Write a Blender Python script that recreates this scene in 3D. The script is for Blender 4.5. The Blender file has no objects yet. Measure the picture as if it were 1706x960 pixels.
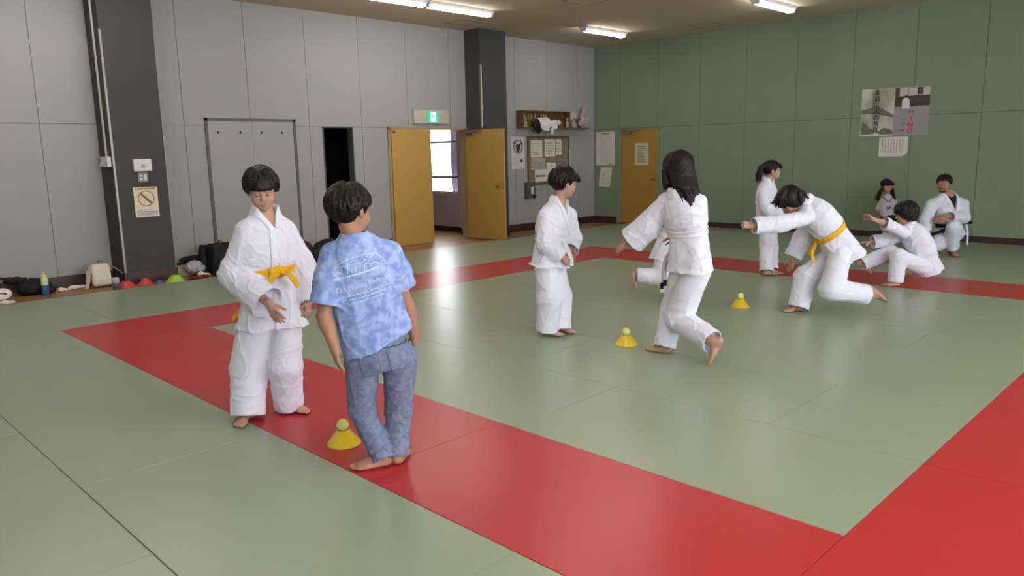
import bpy, bmesh, math, random
import numpy as np
from mathutils import Vector, Matrix
from mathutils.bvhtree import BVHTree
random.seed(7)
rng = np.random.default_rng(5)
SC = bpy.context.scene
COL = SC.collection
PI = math.pi

# ------------------------------------------------------------------ camera
W_, H_ = 1706.0, 960.0
FPX = 1273.16
CAM = np.array([11.068795, -13.886608, 1.560727])
CR = np.array([0.711599, 0.702305, -0.019893])
CU = np.array([-0.108317, 0.137637, 0.984542])
CF = np.array([-0.694187, 0.698444, -0.174014])
FH = np.array([CF[0], CF[1], 0.0]); FH /= np.linalg.norm(FH)      # horizontal viewing direction
RH = np.array([FH[1], -FH[0], 0.0])                                # horizontal right
cam_d = bpy.data.cameras.new('camera')
cam_d.sensor_fit = 'HORIZONTAL'; cam_d.sensor_width = 36.0
cam_d.lens = FPX * 36.0 / W_
cam_d.clip_start = 0.05; cam_d.clip_end = 200
cam = bpy.data.objects.new('camera', cam_d); COL.objects.link(cam)
M = Matrix(((CR[0], CU[0], -CF[0], CAM[0]), (CR[1], CU[1], -CF[1], CAM[1]), (CR[2], CU[2], -CF[2], CAM[2]), (0, 0, 0, 1)))
cam.matrix_world = M
SC.camera = cam

def ray(px, py): return CF + CR * (px - W_/2)/FPX - CU * (py - H_/2)/FPX
def FL(px, py, z=0.0):
    d = ray(px, py); return CAM + d * ((z - CAM[2]) / d[2])
def dist_h(p): return float((np.asarray(p) - CAM) @ FH)
def PD(px, py, D):
    d = ray(px, py); return CAM + d * (D / (d @ FH))

# ------------------------------------------------------------------ materials
def srgb(r, g, b):
    f = lambda c: c/12.92 if c <= .04045 else ((c+.055)/1.055)**2.4
    return (f(r/255.), f(g/255.), f(b/255.), 1.0)
MATS = {}
def mat(name, col, rough=.6, var=.06, nscale=8, bump=0., bscale=200, spec=.5, metal=0., emit=None, estr=0., sheen=0., sss=0., stretch=None, detail=3, col2=None, coat=0.):
    if name in MATS: return MATS[name]
    m = bpy.data.materials.new(name); m.use_nodes = True
    nt = m.node_tree; N = nt.nodes; L = nt.links
    b = N['Principled BSDF']
    tc = N.new('ShaderNodeTexCoord'); mp = N.new('ShaderNodeMapping')
    L.new(tc.outputs['Object'], mp.inputs['Vector'])
    if stretch: mp.inputs['Scale'].default_value = stretch
    nz = N.new('ShaderNodeTexNoise'); nz.inputs['Scale'].default_value = nscale; nz.inputs['Detail'].default_value = detail
    L.new(mp.outputs['Vector'], nz.inputs['Vector'])
    rp = N.new('ShaderNodeValToRGB')
    c = col
    if col2 is None:
        a = tuple(max(0, x*(1-var)) for x in c[:3]) + (1,); d = tuple(min(1, x*(1+var)) for x in c[:3]) + (1,)
        rp.color_ramp.elements[0].position = .3; rp.color_ramp.elements[1].position = .7
    else:
        a, d = c, col2
        rp.color_ramp.elements[0].position = .4; rp.color_ramp.elements[1].position = .6
    rp.color_ramp.elements[0].color = a; rp.color_ramp.elements[1].color = d
    L.new(nz.outputs['Fac'], rp.inputs['Fac']); L.new(rp.outputs['Color'], b.inputs['Base Color'])
    b.inputs['Roughness'].default_value = rough; b.inputs['Metallic'].default_value = metal
    b.inputs['Specular IOR Level'].default_value = spec
    if sheen: b.inputs['Sheen Weight'].default_value = sheen
    if coat: b.inputs['Coat Weight'].default_value = coat; b.inputs['Coat Roughness'].default_value = .2
    if sss:
        b.inputs['Subsurface Weight'].default_value = sss; b.inputs['Subsurface Radius'].default_value = (1, .35, .2); b.inputs['Subsurface Scale'].default_value = .008
    if emit:
        b.inputs['Emission Color'].default_value = emit; b.inputs['Emission Strength'].default_value = estr
    if bump:
        n2 = N.new('ShaderNodeTexNoise'); n2.inputs['Scale'].default_value = bscale; n2.inputs['Detail'].default_value = 2
        L.new(mp.outputs['Vector'], n2.inputs['Vector'])
        bp = N.new('ShaderNodeBump'); bp.inputs['Strength'].default_value = bump; bp.inputs['Distance'].default_value = .004
        L.new(n2.outputs['Fac'], bp.inputs['Height']); L.new(bp.outputs['Normal'], b.inputs['Normal'])
    MATS[name] = m
    return m

def wood_mat(name, c1, c2, scale=(1.2, 14, 14), rough=.35, plank=0.12):
    m = bpy.data.materials.new(name); m.use_nodes = True
    nt = m.node_tree; N = nt.nodes; L = nt.links; b = N['Principled BSDF']
    tc = N.new('ShaderNodeTexCoord'); mp = N.new('ShaderNodeMapping'); mp.inputs['Scale'].default_value = scale
    L.new(tc.outputs['Object'], mp.inputs['Vector'])
    nz = N.new('ShaderNodeTexNoise'); nz.inputs['Scale'].default_value = 3; nz.inputs['Detail'].default_value = 5; nz.inputs['Distortion'].default_value = .6
    L.new(mp.outputs['Vector'], nz.inputs['Vector'])
    br = N.new('ShaderNodeTexBrick'); br.inputs['Scale'].default_value = 1.0
    br.inputs['Brick Width'].default_value = .9; br.inputs['Row Height'].default_value = plank; br.inputs['Mortar Size'].default_value = .002
    br.inputs['Color1'].default_value = (1, 1, 1, 1); br.inputs['Color2'].default_value = (.8, .8, .8, 1); br.inputs['Mortar'].default_value = (.3, .3, .3, 1)
    mp2 = N.new('ShaderNodeMapping'); mp2.inputs['Rotation'].default_value = (0, 0, PI/2)
    L.new(tc.outputs['Object'], mp2.inputs['Vector']); L.new(mp2.outputs['Vector'], br.inputs['Vector'])
    rp = N.new('ShaderNodeValToRGB'); rp.color_ramp.elements[0].color = c1; rp.color_ramp.elements[1].color = c2
    rp.color_ramp.elements[0].position = .3; rp.color_ramp.elements[1].position = .7
    mx = N.new('ShaderNodeMixRGB'); mx.blend_type = 'MULTIPLY'; mx.inputs['Fac'].default_value = 1
    L.new(nz.outputs['Fac'], rp.inputs['Fac']); L.new(rp.outputs['Color'], mx.inputs['Color1']); L.new(br.outputs['Color'], mx.inputs['Color2'])
    L.new(mx.outputs['Color'], b.inputs['Base Color']); b.inputs['Roughness'].default_value = rough
    MATS[name] = m
    return m

# ------------------------------------------------------------------ mesh helpers
class MB:
    """collects shapes; build() links them as one mesh object"""
    def __init__(s): s.v = []; s.f = []; s.mi = []
    def add(s, vs, fs, mi=0):
        b = len(s.v); s.v += [tuple(map(float, x)) for x in vs]; s.f += [tuple(b+i for i in f) for f in fs]; s.mi += [mi]*len(fs)
        return s
    def box(s, lo, hi, mi=0, bev=0.):
        x0, y0, z0 = lo; x1, y1, z1 = hi
        if bev <= 0:
            vs = [(x0,y0,z0),(x1,y0,z0),(x1,y1,z0),(x0,y1,z0),(x0,y0,z1),(x1,y0,z1),(x1,y1,z1),(x0,y1,z1)]
            fs = [(0,3,2,1),(4,5,6,7),(0,1,5,4),(1,2,6,5),(2,3,7,6),(3,0,4,7)]
            return s.add(vs, fs, mi)
        bm = bmesh.new(); bmesh.ops.create_cube(bm, size=1)
        for v in bm.verts: v.co = Vector(((v.co.x+.5)*(x1-x0)+x0, (v.co.y+.5)*(y1-y0)+y0, (v.co.z+.5)*(z1-z0)+z0))
        bmesh.ops.bevel(bm, geom=bm.edges[:], offset=bev, segments=2, affect='EDGES', profile=.6)
        s.bm(bm, mi); return s
    def bm(s, bm, mi=0, mtx=None):
        if mtx is not None: bm.transform(mtx)
        bm.verts.index_update()
        s.add([v.co[:] for v in bm.verts], [[v.index for v in f.verts] for f in bm.faces], mi); bm.free()
    def obox(s, c, ax, half, mi=0, bev=0.):
        bm = bmesh.new(); bmesh.ops.create_cube(bm, size=2)
        for v in bm.verts: v.co = Vector((v.co.x*half[0], v.co.y*half[1], v.co.z*half[2]))
        if bev: bmesh.ops.bevel(bm, geom=bm.edges[:], offset=bev, segments=2, affect='EDGES', profile=.6)
        a = np.array(ax)
        for v in bm.verts: v.co = Vector(np.array(c) + v.co.x*a[0] + v.co.y*a[1] + v.co.z*a[2])
        s.bm(bm, mi); return s
    def tube(s, pts, rad, n=10, mi=0, cap=True):
        pts = [np.array(p, float) for p in pts]
        if not hasattr(rad, '__len__'): rad = [rad]*len(pts)
        vs = []; fs = []; prev = None
        for i, p in enumerate(pts):
            t = pts[min(i+1, len(pts)-1)] - pts[max(i-1, 0)]; t /= np.linalg.norm(t)+1e-9
            if prev is None: prev = np.cross(t, [0, 0, 1.]) if abs(t[2]) < .9 else np.cross(t, [1., 0, 0])
            a = prev - t*(prev@t); a /= np.linalg.norm(a)+1e-9; b = np.cross(t, a); prev = a
            for k in range(n):
                an = 2*PI*k/n; vs.append(p + rad[i]*(a*math.cos(an) + b*math.sin(an)))
        for i in range(len(pts)-1):
            for k in range(n):
                k2 = (k+1) % n; fs.append((i*n+k, i*n+k2, (i+1)*n+k2, (i+1)*n+k))
        if cap: fs.append(tuple(range(n-1, -1, -1))); fs.append(tuple((len(pts)-1)*n+k for k in range(n)))
        return s.add(vs, fs, mi)
    def lathe(s, prof, c=(0,0,0), n=32, mi=0, axis=2, closed=False):
        vs = []; fs = []
        for r, z in prof:
            for k in range(n):
                a = 2*PI*k/n; p = [r*math.cos(a), r*math.sin(a), z]
                if axis == 1: p = [p[0], p[2], p[1]]
                if axis == 0: p = [p[2], p[0], p[1]]
                vs.append((p[0]+c[0], p[1]+c[1], p[2]+c[2]))
        m = len(prof)
        for i in range(m-1 if not closed else m):
            j = (i+1) % m
            for k in range(n):
                k2 = (k+1) % n; fs.append((i*n+k, i*n+k2, j*n+k2, j*n+k))
        return s.add(vs, fs, mi)
    def ribbon(s, pts, wdir, w, t=.004, mi=0):
        pts = [np.array(p, float) for p in pts]; vs = []; fs = []
        if not isinstance(wdir, list): wdir = [wdir]*len(pts)
        for i, p in enumerate(pts):
            tg = pts[min(i+1, len(pts)-1)] - pts[max(i-1, 0)]; tg /= np.linalg.norm(tg)+1e-9
            a = np.array(wdir[i], float); a -= tg*(a@tg); a /= np.linalg.norm(a)+1e-9; b = np.cross(tg, a)
            for sx, sy in ((-1,-1),(1,-1),(1,1),(-1,1)): vs.append(p + a*sx*w/2 + b*sy*t/2)
        m = len(pts)
        for i in range(m-1):
            for k in range(4):
                k2 = (k+1) % 4; fs.append((i*4+k, i*4+k2, (i+1)*4+k2, (i+1)*4+k))
        fs.append((3,2,1,0)); fs.append(tuple((m-1)*4+k for k in range(4)))
        return s.add(vs, fs, mi)
    def ell(s, c, r, ax=None, seg=20, rings=12, mi=0):
        bm = bmesh.new(); bmesh.ops.create_uvsphere(bm, u_segments=seg, v_segments=rings, radius=1)
        A = np.eye(3) if ax is None else np.array(ax)
        for v in bm.verts: v.co = Vector(np.array(c) + v.co.x*r[0]*A[0] + v.co.y*r[1]*A[1] + v.co.z*r[2]*A[2])
        s.bm(bm, mi); return s
    def build(s, name, mats, parent=None, smooth=False, loc=None, autosmooth=None):
        me = bpy.data.meshes.new(name); me.from_pydata(s.v, [], s.f)
        if not isinstance(mats, (list, tuple)): mats = [mats]
        for m in mats: me.materials.append(m)
        if any(s.mi): me.polygons.foreach_set('material_index', s.mi)
        if smooth: me.polygons.foreach_set('use_smooth', [True]*len(me.polygons))
        bm = bmesh.new(); bm.from_mesh(me); bmesh.ops.recalc_face_normals(bm, faces=bm.faces[:]); bm.to_mesh(me); bm.free()
        me.update()
        if autosmooth: me.set_sharp_from_angle(angle=math.radians(autosmooth))
        o = bpy.data.objects.new(name, me); COL.objects.link(o)
        if parent: o.parent = parent
        if loc is not None: o.location = loc
        return o

def empty(name, loc, rz=0.):
    o = bpy.data.objects.new(name, None); COL.objects.link(o); o.location = tuple(map(float, loc)); o.rotation_euler = (0, 0, rz); o.empty_display_size = .1
    return o
def tag(o, label=None, cat=None, group=None, kind=None):
    if label: o['label'] = label
    if cat: o['category'] = cat
    if group: o['group'] = group
    if kind: o['kind'] = kind
    return o
def struct(o): o['kind'] = 'structure'; return o
def copy_tree(o, parent=None):
    c = o.copy(); COL.objects.link(c)
    if parent: c.parent = parent
    for ch in list(o.children): copy_tree(ch, c)
    return c
# ------------------------------------------------------------------ implicit-surface modelling (numpy surface nets)
f32 = np.float32
def nrm(v): v = np.asarray(v, float); return v/(np.linalg.norm(v)+1e-12)
def smin(a, b, k):
    if k <= 0: return np.minimum(a, b)
    h = np.clip(.5 + .5*(b-a)/k, 0, 1); return b + (a-b)*h - k*h*(1-h)
def smax(a, b, k): return -smin(-a, -b, k)
class S:
    """a smooth union of parts, each limited to its own bounding sphere"""
    def __init__(s): s.p = []
    def part(s, fn, c, R, k=.02): s.p.append((k, fn, np.asarray(c, f32), R)); return s
    def cap(s, a, b, r1, r2=None, k=.02):
        r2 = r1 if r2 is None else r2; a = np.asarray(a, f32); b = np.asarray(b, f32)
        return s.part(lambda P: rcone(P, a, b, r1, r2), (a+b)/2, float(np.linalg.norm(b-a))/2 + max(r1, r2), k)
    def chain(s, pts, rs, k=.02, k0=None):
        for i in range(len(pts)-1): s.cap(pts[i], pts[i+1], rs[i], rs[i+1], k if i or k0 is None else k0)
        return s
    def ell(s, c, r, A=None, k=.02):
        c = np.asarray(c, f32); A = np.eye(3) if A is None else np.asarray(A, float)
        return s.part(lambda P: ellip(P, c, r, A), c, max(r), k)
    def __call__(s, P):
        d = None
        for k, fn, c, R in s.p:
            q = np.linalg.norm(P-c, axis=1); m = q < R+.09; e = (q-R).astype(f32)
            if m.any(): e[m] = fn(P[m])
            d = e if d is None else smin(d, e, k)
        return d
def rcone(P, a, b, r1, r2):
    ba = b-a; pa = P-a; t = np.clip((pa@ba)/max(float(ba@ba), 1e-9), 0, 1)
    return (np.linalg.norm(pa - t[:, None]*ba, axis=1) - (r1+(r2-r1)*t)).astype(f32)
def ellip(P, c, r, A):
    q = (P-c)@A.T.astype(f32); r = np.asarray(r, f32)
    k0 = np.linalg.norm(q/r, axis=1); k1 = np.linalg.norm(q/(r*r), axis=1)
    return (k0*(k0-1)/np.maximum(k1, 1e-6)).astype(f32)

CORN = np.array([(i, j, k) for i in (0, 1) for j in (0, 1) for k in (0, 1)])
EDG = [(a, b) for a in range(8) for b in range(a+1, 8) if np.abs(CORN[a]-CORN[b]).sum() == 1]
def surf(fn, lo, hi, h, margin=.012):
    nb = 8; lo = np.asarray(lo, float); B = nb*h
    n = np.ceil((np.asarray(hi)-lo)/B).astype(int)
    ii = np.stack(np.meshgrid(*[np.arange(k) for k in n], indexing='ij'), -1).reshape(-1, 3)
    cen = (lo + (ii+.5)*B).astype(f32)
    d = np.concatenate([fn(c) for c in np.array_split(cen, max(1, len(cen)//150000))])
    ii = ii[np.abs(d) < B*.95+margin]
    g = np.stack(np.meshgrid(*[np.arange(nb+1)]*3, indexing='ij'), -1).reshape(-1, 3)
    NY, NZ = n[1]*nb+2, n[2]*nb+2
    keys = []; verts = []; qa = []
    for chunk in np.array_split(ii, max(1, len(ii)//300)):
        if not len(chunk): continue
        gi = chunk[:, None, :]*nb + g[None]
        P = (lo + gi*h).reshape(-1, 3).astype(f32)
        V = fn(P).reshape(-1, nb+1, nb+1, nb+1)
        I = V < 0
        cnt = sum(I[:, c[0]:c[0]+nb, c[1]:c[1]+nb, c[2]:c[2]+nb].astype(np.int8) for c in CORN)
        act = np.argwhere((cnt > 0) & (cnt < 8))
        if not len(act): continue
        cv = np.stack([V[act[:, 0], act[:, 1]+c[0], act[:, 2]+c[1], act[:, 3]+c[2]] for c in CORN], 1)
        acc = np.zeros((len(act), 3)); na = np.zeros(len(act))
        for a, b in EDG:
            x, y = cv[:, a], cv[:, b]; m = (x < 0) != (y < 0)
            t = np.where(m, x/np.where(m, x-y, 1), 0)
            acc += m[:, None]*(CORN[a] + t[:, None]*(CORN[b]-CORN[a])); na += m
        base = chunk[act[:, 0]]*nb + act[:, 1:]
        verts.append(lo + (base + acc/na[:, None])*h); keys.append((base[:, 0]*NY + base[:, 1])*NZ + base[:, 2])
        for ax in range(3):
            sl0 = [slice(0, nb)]*3; sl1 = list(sl0); sl1[ax] = slice(1, nb+1)
            A, Bv = I[(slice(None), *sl0)], I[(slice(None), *sl1)]
            e = np.argwhere(A != Bv)
            if len(e):
                gg = chunk[e[:, 0]]*nb + e[:, 1:]
                qa.append((np.full(len(e), ax), gg, A[e[:, 0], e[:, 1], e[:, 2], e[:, 3]]))
    keys = np.concatenate(keys); verts = np.concatenate(verts)
    o = np.argsort(keys); keys = keys[o]; verts = verts[o]
    quads = []
    for ax, gg, ins in qa:
        ax = ax[0]; u, v = [(1, 2), (2, 0), (0, 1)][ax]
        idx = []; ok = np.ones(len(gg), bool)
        for du, dv in ((0, 0), (-1, 0), (-1, -1), (0, -1)):
            c = gg.copy(); c[:, u] += du; c[:, v] += dv
            k = (c[:, 0]*NY + c[:, 1])*NZ + c[:, 2]
            j = np.clip(np.searchsorted(keys, k), 0, len(keys)-1); ok &= (keys[j] == k) & (c.min(1) >= 0); idx.append(j)
        q = np.stack(idx, 1); q[~ins] = q[~ins][:, ::-1]; quads.append(q[ok])
    return verts, np.concatenate(quads)
def relax(v, q, it=1, f=.5):
    e = np.concatenate([q[:, [0, 1]], q[:, [1, 2]], q[:, [2, 3]], q[:, [3, 0]]]); e = np.concatenate([e, e[:, ::-1]])
    for _ in range(it):
        acc = np.stack([np.bincount(e[:, 0], v[e[:, 1], k], len(v)) for k in range(3)], 1); n = np.bincount(e[:, 0], minlength=len(v))
        v = v + f*(acc/np.maximum(n, 1)[:, None] - v)
    return v
def sdf_obj(name, fn, lo, hi, h, mats, parent=None, it=1, region=None, loc=None, keep=None):
    v, q = surf(fn, lo, hi, h); v = relax(v, q, it)
    if keep:          # keep only the connected pieces larger than `keep` of the biggest
        par = np.arange(len(v))
        e = np.concatenate([q[:, [0, 1]], q[:, [1, 2]], q[:, [2, 3]]])
        while True:
            m = np.minimum(par[e[:, 0]], par[e[:, 1]]); p2 = par.copy()
            np.minimum.at(p2, e[:, 0], m); np.minimum.at(p2, e[:, 1], m); p2 = p2[p2]; p2 = p2[p2]
            if (p2 == par).all(): break
            par = p2
        lab, cnt = np.unique(par, return_counts=True); good = lab[cnt >= keep*cnt.max()]
        q = q[np.isin(par[q[:, 0]], good)]
        used = np.unique(q); mp = np.full(len(v), -1); mp[used] = np.arange(len(used)); v = v[used]; q = mp[q]
    me = bpy.data.meshes.new(name)
    me.vertices.add(len(v)); me.vertices.foreach_set('co', v.astype(f32).ravel())
    me.loops.add(len(q)*4); me.loops.foreach_set('vertex_index', q.astype(np.int32).ravel())
    me.polygons.add(len(q)); me.polygons.foreach_set('loop_start', np.arange(0, len(q)*4, 4, dtype=np.int32))
    if not isinstance(mats, (list, tuple)): mats = [mats]
    for m in mats: me.materials.append(m)
    me.polygons.foreach_set('use_smooth', np.ones(len(q), bool))
    if region is not None:
        me.polygons.foreach_set('material_index', region(v[q].mean(1)).astype(np.int32))
    me.update(); me.validate()
    o = bpy.data.objects.new(name, me); COL.objects.link(o)
    if parent: o.parent = parent
    if loc is not None: o.location = loc
    return o

# ---- cloth creases: warped ridged waves
def waves(P, seed, lam=.08, squash=None):
    r = np.random.default_rng(seed); out = 0
    for i, l in enumerate((lam, lam*.62, lam*1.5)):
        k = nrm(r.normal(size=3)); k2 = nrm(r.normal(size=3)); k3 = nrm(r.normal(size=3))
        if squash is not None: k = nrm(k*.45 + np.asarray(squash))
        ph = r.uniform(0, 6, 3)
        w = P@(k*(PI/l)).astype(f32) + 1.5*np.sin(P@(k2*(2.2*PI/(lam*3))).astype(f32)+ph[0]) + .8*np.sin(P@(k3*(2*PI/(lam*1.7))).astype(f32)+ph[1])
        rid = 1-np.abs(np.sin(w+ph[2])); out = out + rid*rid*rid*(1., .45, .9)[i]
    return out/1.1 - .45
def noise1(x, seed=0):
    return np.sin(x*1.0+seed)*.5 + np.sin(x*2.3+1.7*seed)*.3 + np.sin(x*5.1+.7*seed)*.2

class Spine:
    """curved trunk axis: world point -> (s along trunk, x to the right, y to the front)"""
    def __init__(s, pts, xa, m=14):
        pts = np.array(pts, float); xa = np.array(xa, float)
        t = np.linspace(0, len(pts)-1, m); i = np.clip(t.astype(int), 0, len(pts)-2); fr = (t-i)[:, None]
        p0 = pts[np.clip(i-1, 0, None)]; p1 = pts[i]; p2 = pts[i+1]; p3 = pts[np.clip(i+2, None, len(pts)-1)]
        s.c = .5*((2*p1) + (-p0+p2)*fr + (2*p0-5*p1+4*p2-p3)*fr**2 + (-p0+3*p1-3*p2+p3)*fr**3)
        X = xa[i]*(1-fr) + xa[i+1]*fr
        T = np.gradient(s.c, axis=0); s.T = T/np.linalg.norm(T, axis=1)[:, None]
        X = X - s.T*(X*s.T).sum(1)[:, None]; s.X = X/np.linalg.norm(X, axis=1)[:, None]
        s.Y = np.cross(s.T, s.X)
        s.s = np.concatenate([[0], np.cumsum(np.linalg.norm(np.diff(s.c, axis=0), axis=1))]); s.L = s.s[-1]
    def at(s, sv):
        g = lambda A: np.array([np.interp(sv, s.s, A[:, k]) for k in range(3)])
        c = g(s.c); T = nrm(g(s.T)); X = nrm(g(s.X)); Y = np.cross(T, X)
        if sv > s.L: c = c + T*(sv-s.L)
        if sv < 0: c = c + T*sv
        return c, X, Y, T
    def pt(s, sv, x, y): c, X, Y, T = s.at(sv); return c + X*x + Y*y
    def co(s, P):
        best = np.full(len(P), 1e9, f32); S_ = np.zeros(len(P), f32); Xx = S_.copy(); Yy = S_.copy(); m = len(s.c)
        for i in range(m-1):
            a = s.c[i].astype(f32); ba = (s.c[i+1]-s.c[i]).astype(f32); L2 = float(ba@ba); pa = P-a
            t = (pa@ba)/L2; tc = np.clip(t, -1e3 if i == 0 else 0, 1e3 if i == m-2 else 1)
            w = pa - tc[:, None]*ba; d = (w*w).sum(1); u = d < best
            best = np.where(u, d, best); tt = np.clip(tc, 0, 1)[:, None]
            X = s.X[i]*(1-tt) + s.X[i+1]*tt; Y = s.Y[i]*(1-tt) + s.Y[i+1]*tt
            S_ = np.where(u, s.s[i]+tc*math.sqrt(L2), S_); Xx = np.where(u, (w*X).sum(1), Xx); Yy = np.where(u, (w*Y).sum(1), Yy)
        return S_, Xx, Yy
def trunk(c, ks, rx, ry, n=2.4, cap=.03, y0=None):
    s, x, y = c
    a = np.interp(s, ks, rx); b = np.interp(s, ks, ry)
    if y0 is not None: y = y - np.interp(s, ks, y0)
    e = ((np.abs(x)/a)**n + (np.abs(y)/b)**n)**(1/n)
    d = (e-1)*np.minimum(a, b)
    return smax(smax(d, s-ks[-1], cap), ks[0]-s, .006).astype(f32)

# ------------------------------------------------------------------ body parts as distance functions
def frame(fwd, up):
    f = nrm(fwd); u = np.asarray(up, float); u = nrm(u - f*(u@f)); r = np.cross(f, u); return np.array([r, f, u])   # rows: right, forward, up
def head_fn(c, A, hs, adult=False):
    A = A.astype(f32); c = np.asarray(c, f32); sc = hs/.22
    h = S()
    h.ell((0, -.010, .034), (.073, .092, .082), k=.0)
    h.ell((0, .018, -.026), (.0635, .067, .070), k=.03)
    h.ell((0, .030, -.066), (.043, .048, .034), k=.03)
    h.ell((0, .066, -.088), (.017, .014, .012), k=.02)
    for sx in (-1, 1):
        h.ell((sx*.034, .060, -.028), (.026, .024, .026), k=.025)
        h.ell((sx*.030, .080, .026), (.024, .010, .009), k=.014)
        h.ell((sx*.009, .090, -.026), (.009, .009, .008), k=.006)
    h.cap((0, .083, .012), (0, .099, -.022), .0075, .0105, k=.010)
    def fn(P):
        q = ((P-c)@A.T)/f32(sc)
        d = h(q)
        for sx in (-1, 1):
            d = smax(d, -ellip(q, np.array((sx*.032, .094, .006), f32), (.017, .013, .010), np.eye(3)), .010)
            d = smin(d, ellip(q, np.array((sx*.031, .075, .005), f32), (.0125, .0125, .0105), np.eye(3)), .003)   # lids
        d = smin(d, ellip(q, np.array((0, .082, -.0535), f32), (.021, .0095, .0048), np.eye(3)), .006)
        d = smin(d, ellip(q, np.array((0, .081, -.0635), f32), (.018, .0095, .0055), np.eye(3)), .006)
        d = smax(d, -ellip(q, np.array((0, .093, -.0585), f32), (.019, .006, .0014), np.eye(3)), .003)
        for sx in (-1, 1):
            E = np.array([nrm((1, .3*sx, 0)), nrm((-.3*sx, 1, .15)), (0, -.15, 1)])
            ear = ellip(q, np.array((sx*.078, -.006, -.004), f32), (.010, .019, .030), E)
            ear = smax(ear, -ellip(q, np.array((sx*.088, .004, -.002), f32), (.008, .010, .018), E), .006)
            d = smin(d, ear, .008)
        return (d*sc).astype(f32)
    return fn, c, .165*sc
def hand_parts(sk, w, fdir, palm, side, size=.15, curl=.5, thumb=.5, spread=.012, curls=None):
    """palm, four unequal bent fingers and a thumb from the side of the palm; side=+1: thumb on cross(fdir,palm) side"""
    f = nrm(fdir); p = np.asarray(palm, float); p = nrm(p - f*(p@f)); x = np.cross(f, p)*side
    s = size/.165; w = np.asarray(w, float); T = lambda a, b, c_: w + (x*a + f*b + p*c_)*s
    h = S(); xs = (.027, .009, -.009, -.026)
    for i, xi in enumerate(xs): h.cap(T(xi*.55, .005, 0), T(xi, .072-abs(xi+.004)*.25, -.003), .0125*s, .0098*s, k=.012*s)
    h.cap(T(0, -.03, 0), T(0, .012, 0), .0205*s, .021*s, k=.015*s)
    h.cap(T(.030, .022, .008), T(.020, .05, .006), .0115*s, .010*s, k=.012*s)
    ln = (.066, .074, .068, .052)
    for i, xi in enumerate(xs):
        cu = curl if curls is None else curls[i]
        b = T(xi, .070-abs(xi+.004)*.25, -.003); a = 0; d0 = nrm(f + x*(xi/.027)*spread*8)
        for j, (fr, r0, r1) in enumerate(((.45, .0086, .0080), (.31, .0080, .0074), (.24, .0074, .0062))):
            a += cu*(.9, 1.0, .7)[j]; d = d0*math.cos(a) + p*math.sin(a); e = b + d*ln[i]*fr*s
            h.cap(b, e, r0*s, r1*s, k=.0015); b = e
    b = T(.030, .022, .008); d = nrm(x*(.75-.45*thumb) + f*.75 + p*(.25+.45*thumb)); e = b + d*.034*s; h.cap(b, e, .0112*s, .0095*s, k=.008*s)
    d2 = nrm(d + p*.25*thumb - x*.35*thumb + f*.2); h.cap(e, e + d2*.028*s, .0094*s, .0076*s, k=.002)
    c = w + f*.06*s
    sk.part(h, c, .13*s, k=.006)
def foot_parts(sk, ank, toe, up=(0, 0, 1), L=.21, side=1, bend=0.):
    """ank: ankle joint; toe: direction of toes; sole at ankle - up*.065; side=+1: big toe on the cross(toe,up)*-1 side"""
    u = nrm(up); t = np.asarray(toe, float); t = nrm(t - u*(t@u)); x = np.cross(t, u)*side; s = L/.22; a = np.asarray(ank, float)
    o = a - u*.068*s; T = lambda X, Y, Z: o + (x*X + t*Y + u*Z)*s
    h = S()
    h.ell(T(0, -.030, .028), (.027*s, .030*s, .028*s), np.array([x, t, u]), k=.01)
    h.cap(T(0, -.006, .10), T(0, -.016, .045), .031*s, .030*s, k=.02*s)
    h.cap(T(0, -.002, .055), T(.004, .075, .026), .031*s, .024*s, k=.02*s)
    h.ell(T(.002, .098, .018), (.040*s, .036*s, .018*s), np.array([x, t, u]), k=.02*s)
    h.cap(T(-.018, -.02, .018), T(-.026, .08, .015), .018*s, .016*s, k=.02*s)
    for i, (X, Y0, Y1, r) in enumerate(((-.030, .115, .150, .0125), (-.010, .122, .154, .0092), (.006, .118, .148, .0086), (.020, .110, .138, .0082), (.033, .098, .122, .0080))):
        h.cap(T(-X, Y0-.01, .012), T(-X, Y1, .0115), r*s, r*.92*s, k=.002)
    def fn(P):
        return smax(h(P), -((P-o.astype(f32))@u.astype(f32)) + .003, .008).astype(f32)
    sk.part(fn, T(0, .05, .03), .16*s, k=.008)
# ------------------------------------------------------------------ people
Z = np.array([0, 0, 1.])
SKIN = mat('skin', srgb(180,140,122), .5, .05, 30, .05, 250, .3, sss=.06)
SKIN_TAN = mat('skin_tan', srgb(164,120,99), .5, .05, 30, .05, 250, .3, sss=.06)
LIP = mat('lip', srgb(164,112,102), .45, .04)
HAIR = mat('black_hair', srgb(24,19,18), .5, .35, 60, .5, 140, .22, stretch=(1,1,.12))
GI = mat('white_cotton_weave', srgb(219,219,233), .9, .015, 5, .35, 420, .15, sheen=.12)
GI2 = mat('white_cotton_lapel', srgb(223,223,236), .9, .015, 5, .3, 300, .15, sheen=.12)
YEL = mat('yellow_belt_cotton', srgb(226,172,42), .8, .06, 30, .3, 300, .2)
WBELT = mat('white_belt_cotton', srgb(223,221,226), .85, .03, 30, .3, 300, .2)
BBELT = mat('black_belt_cotton', srgb(22,21,22), .8, .1, 30, .3, 300, .2)
EYEW = mat('eye_white', srgb(214,205,198), .25, .02)
IRIS = mat('dark_iris', srgb(30,20,16), .2, .1)
BLACKC = mat('black_cloth', srgb(22,22,25), .9, .1, 20, .3, 200)

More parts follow.
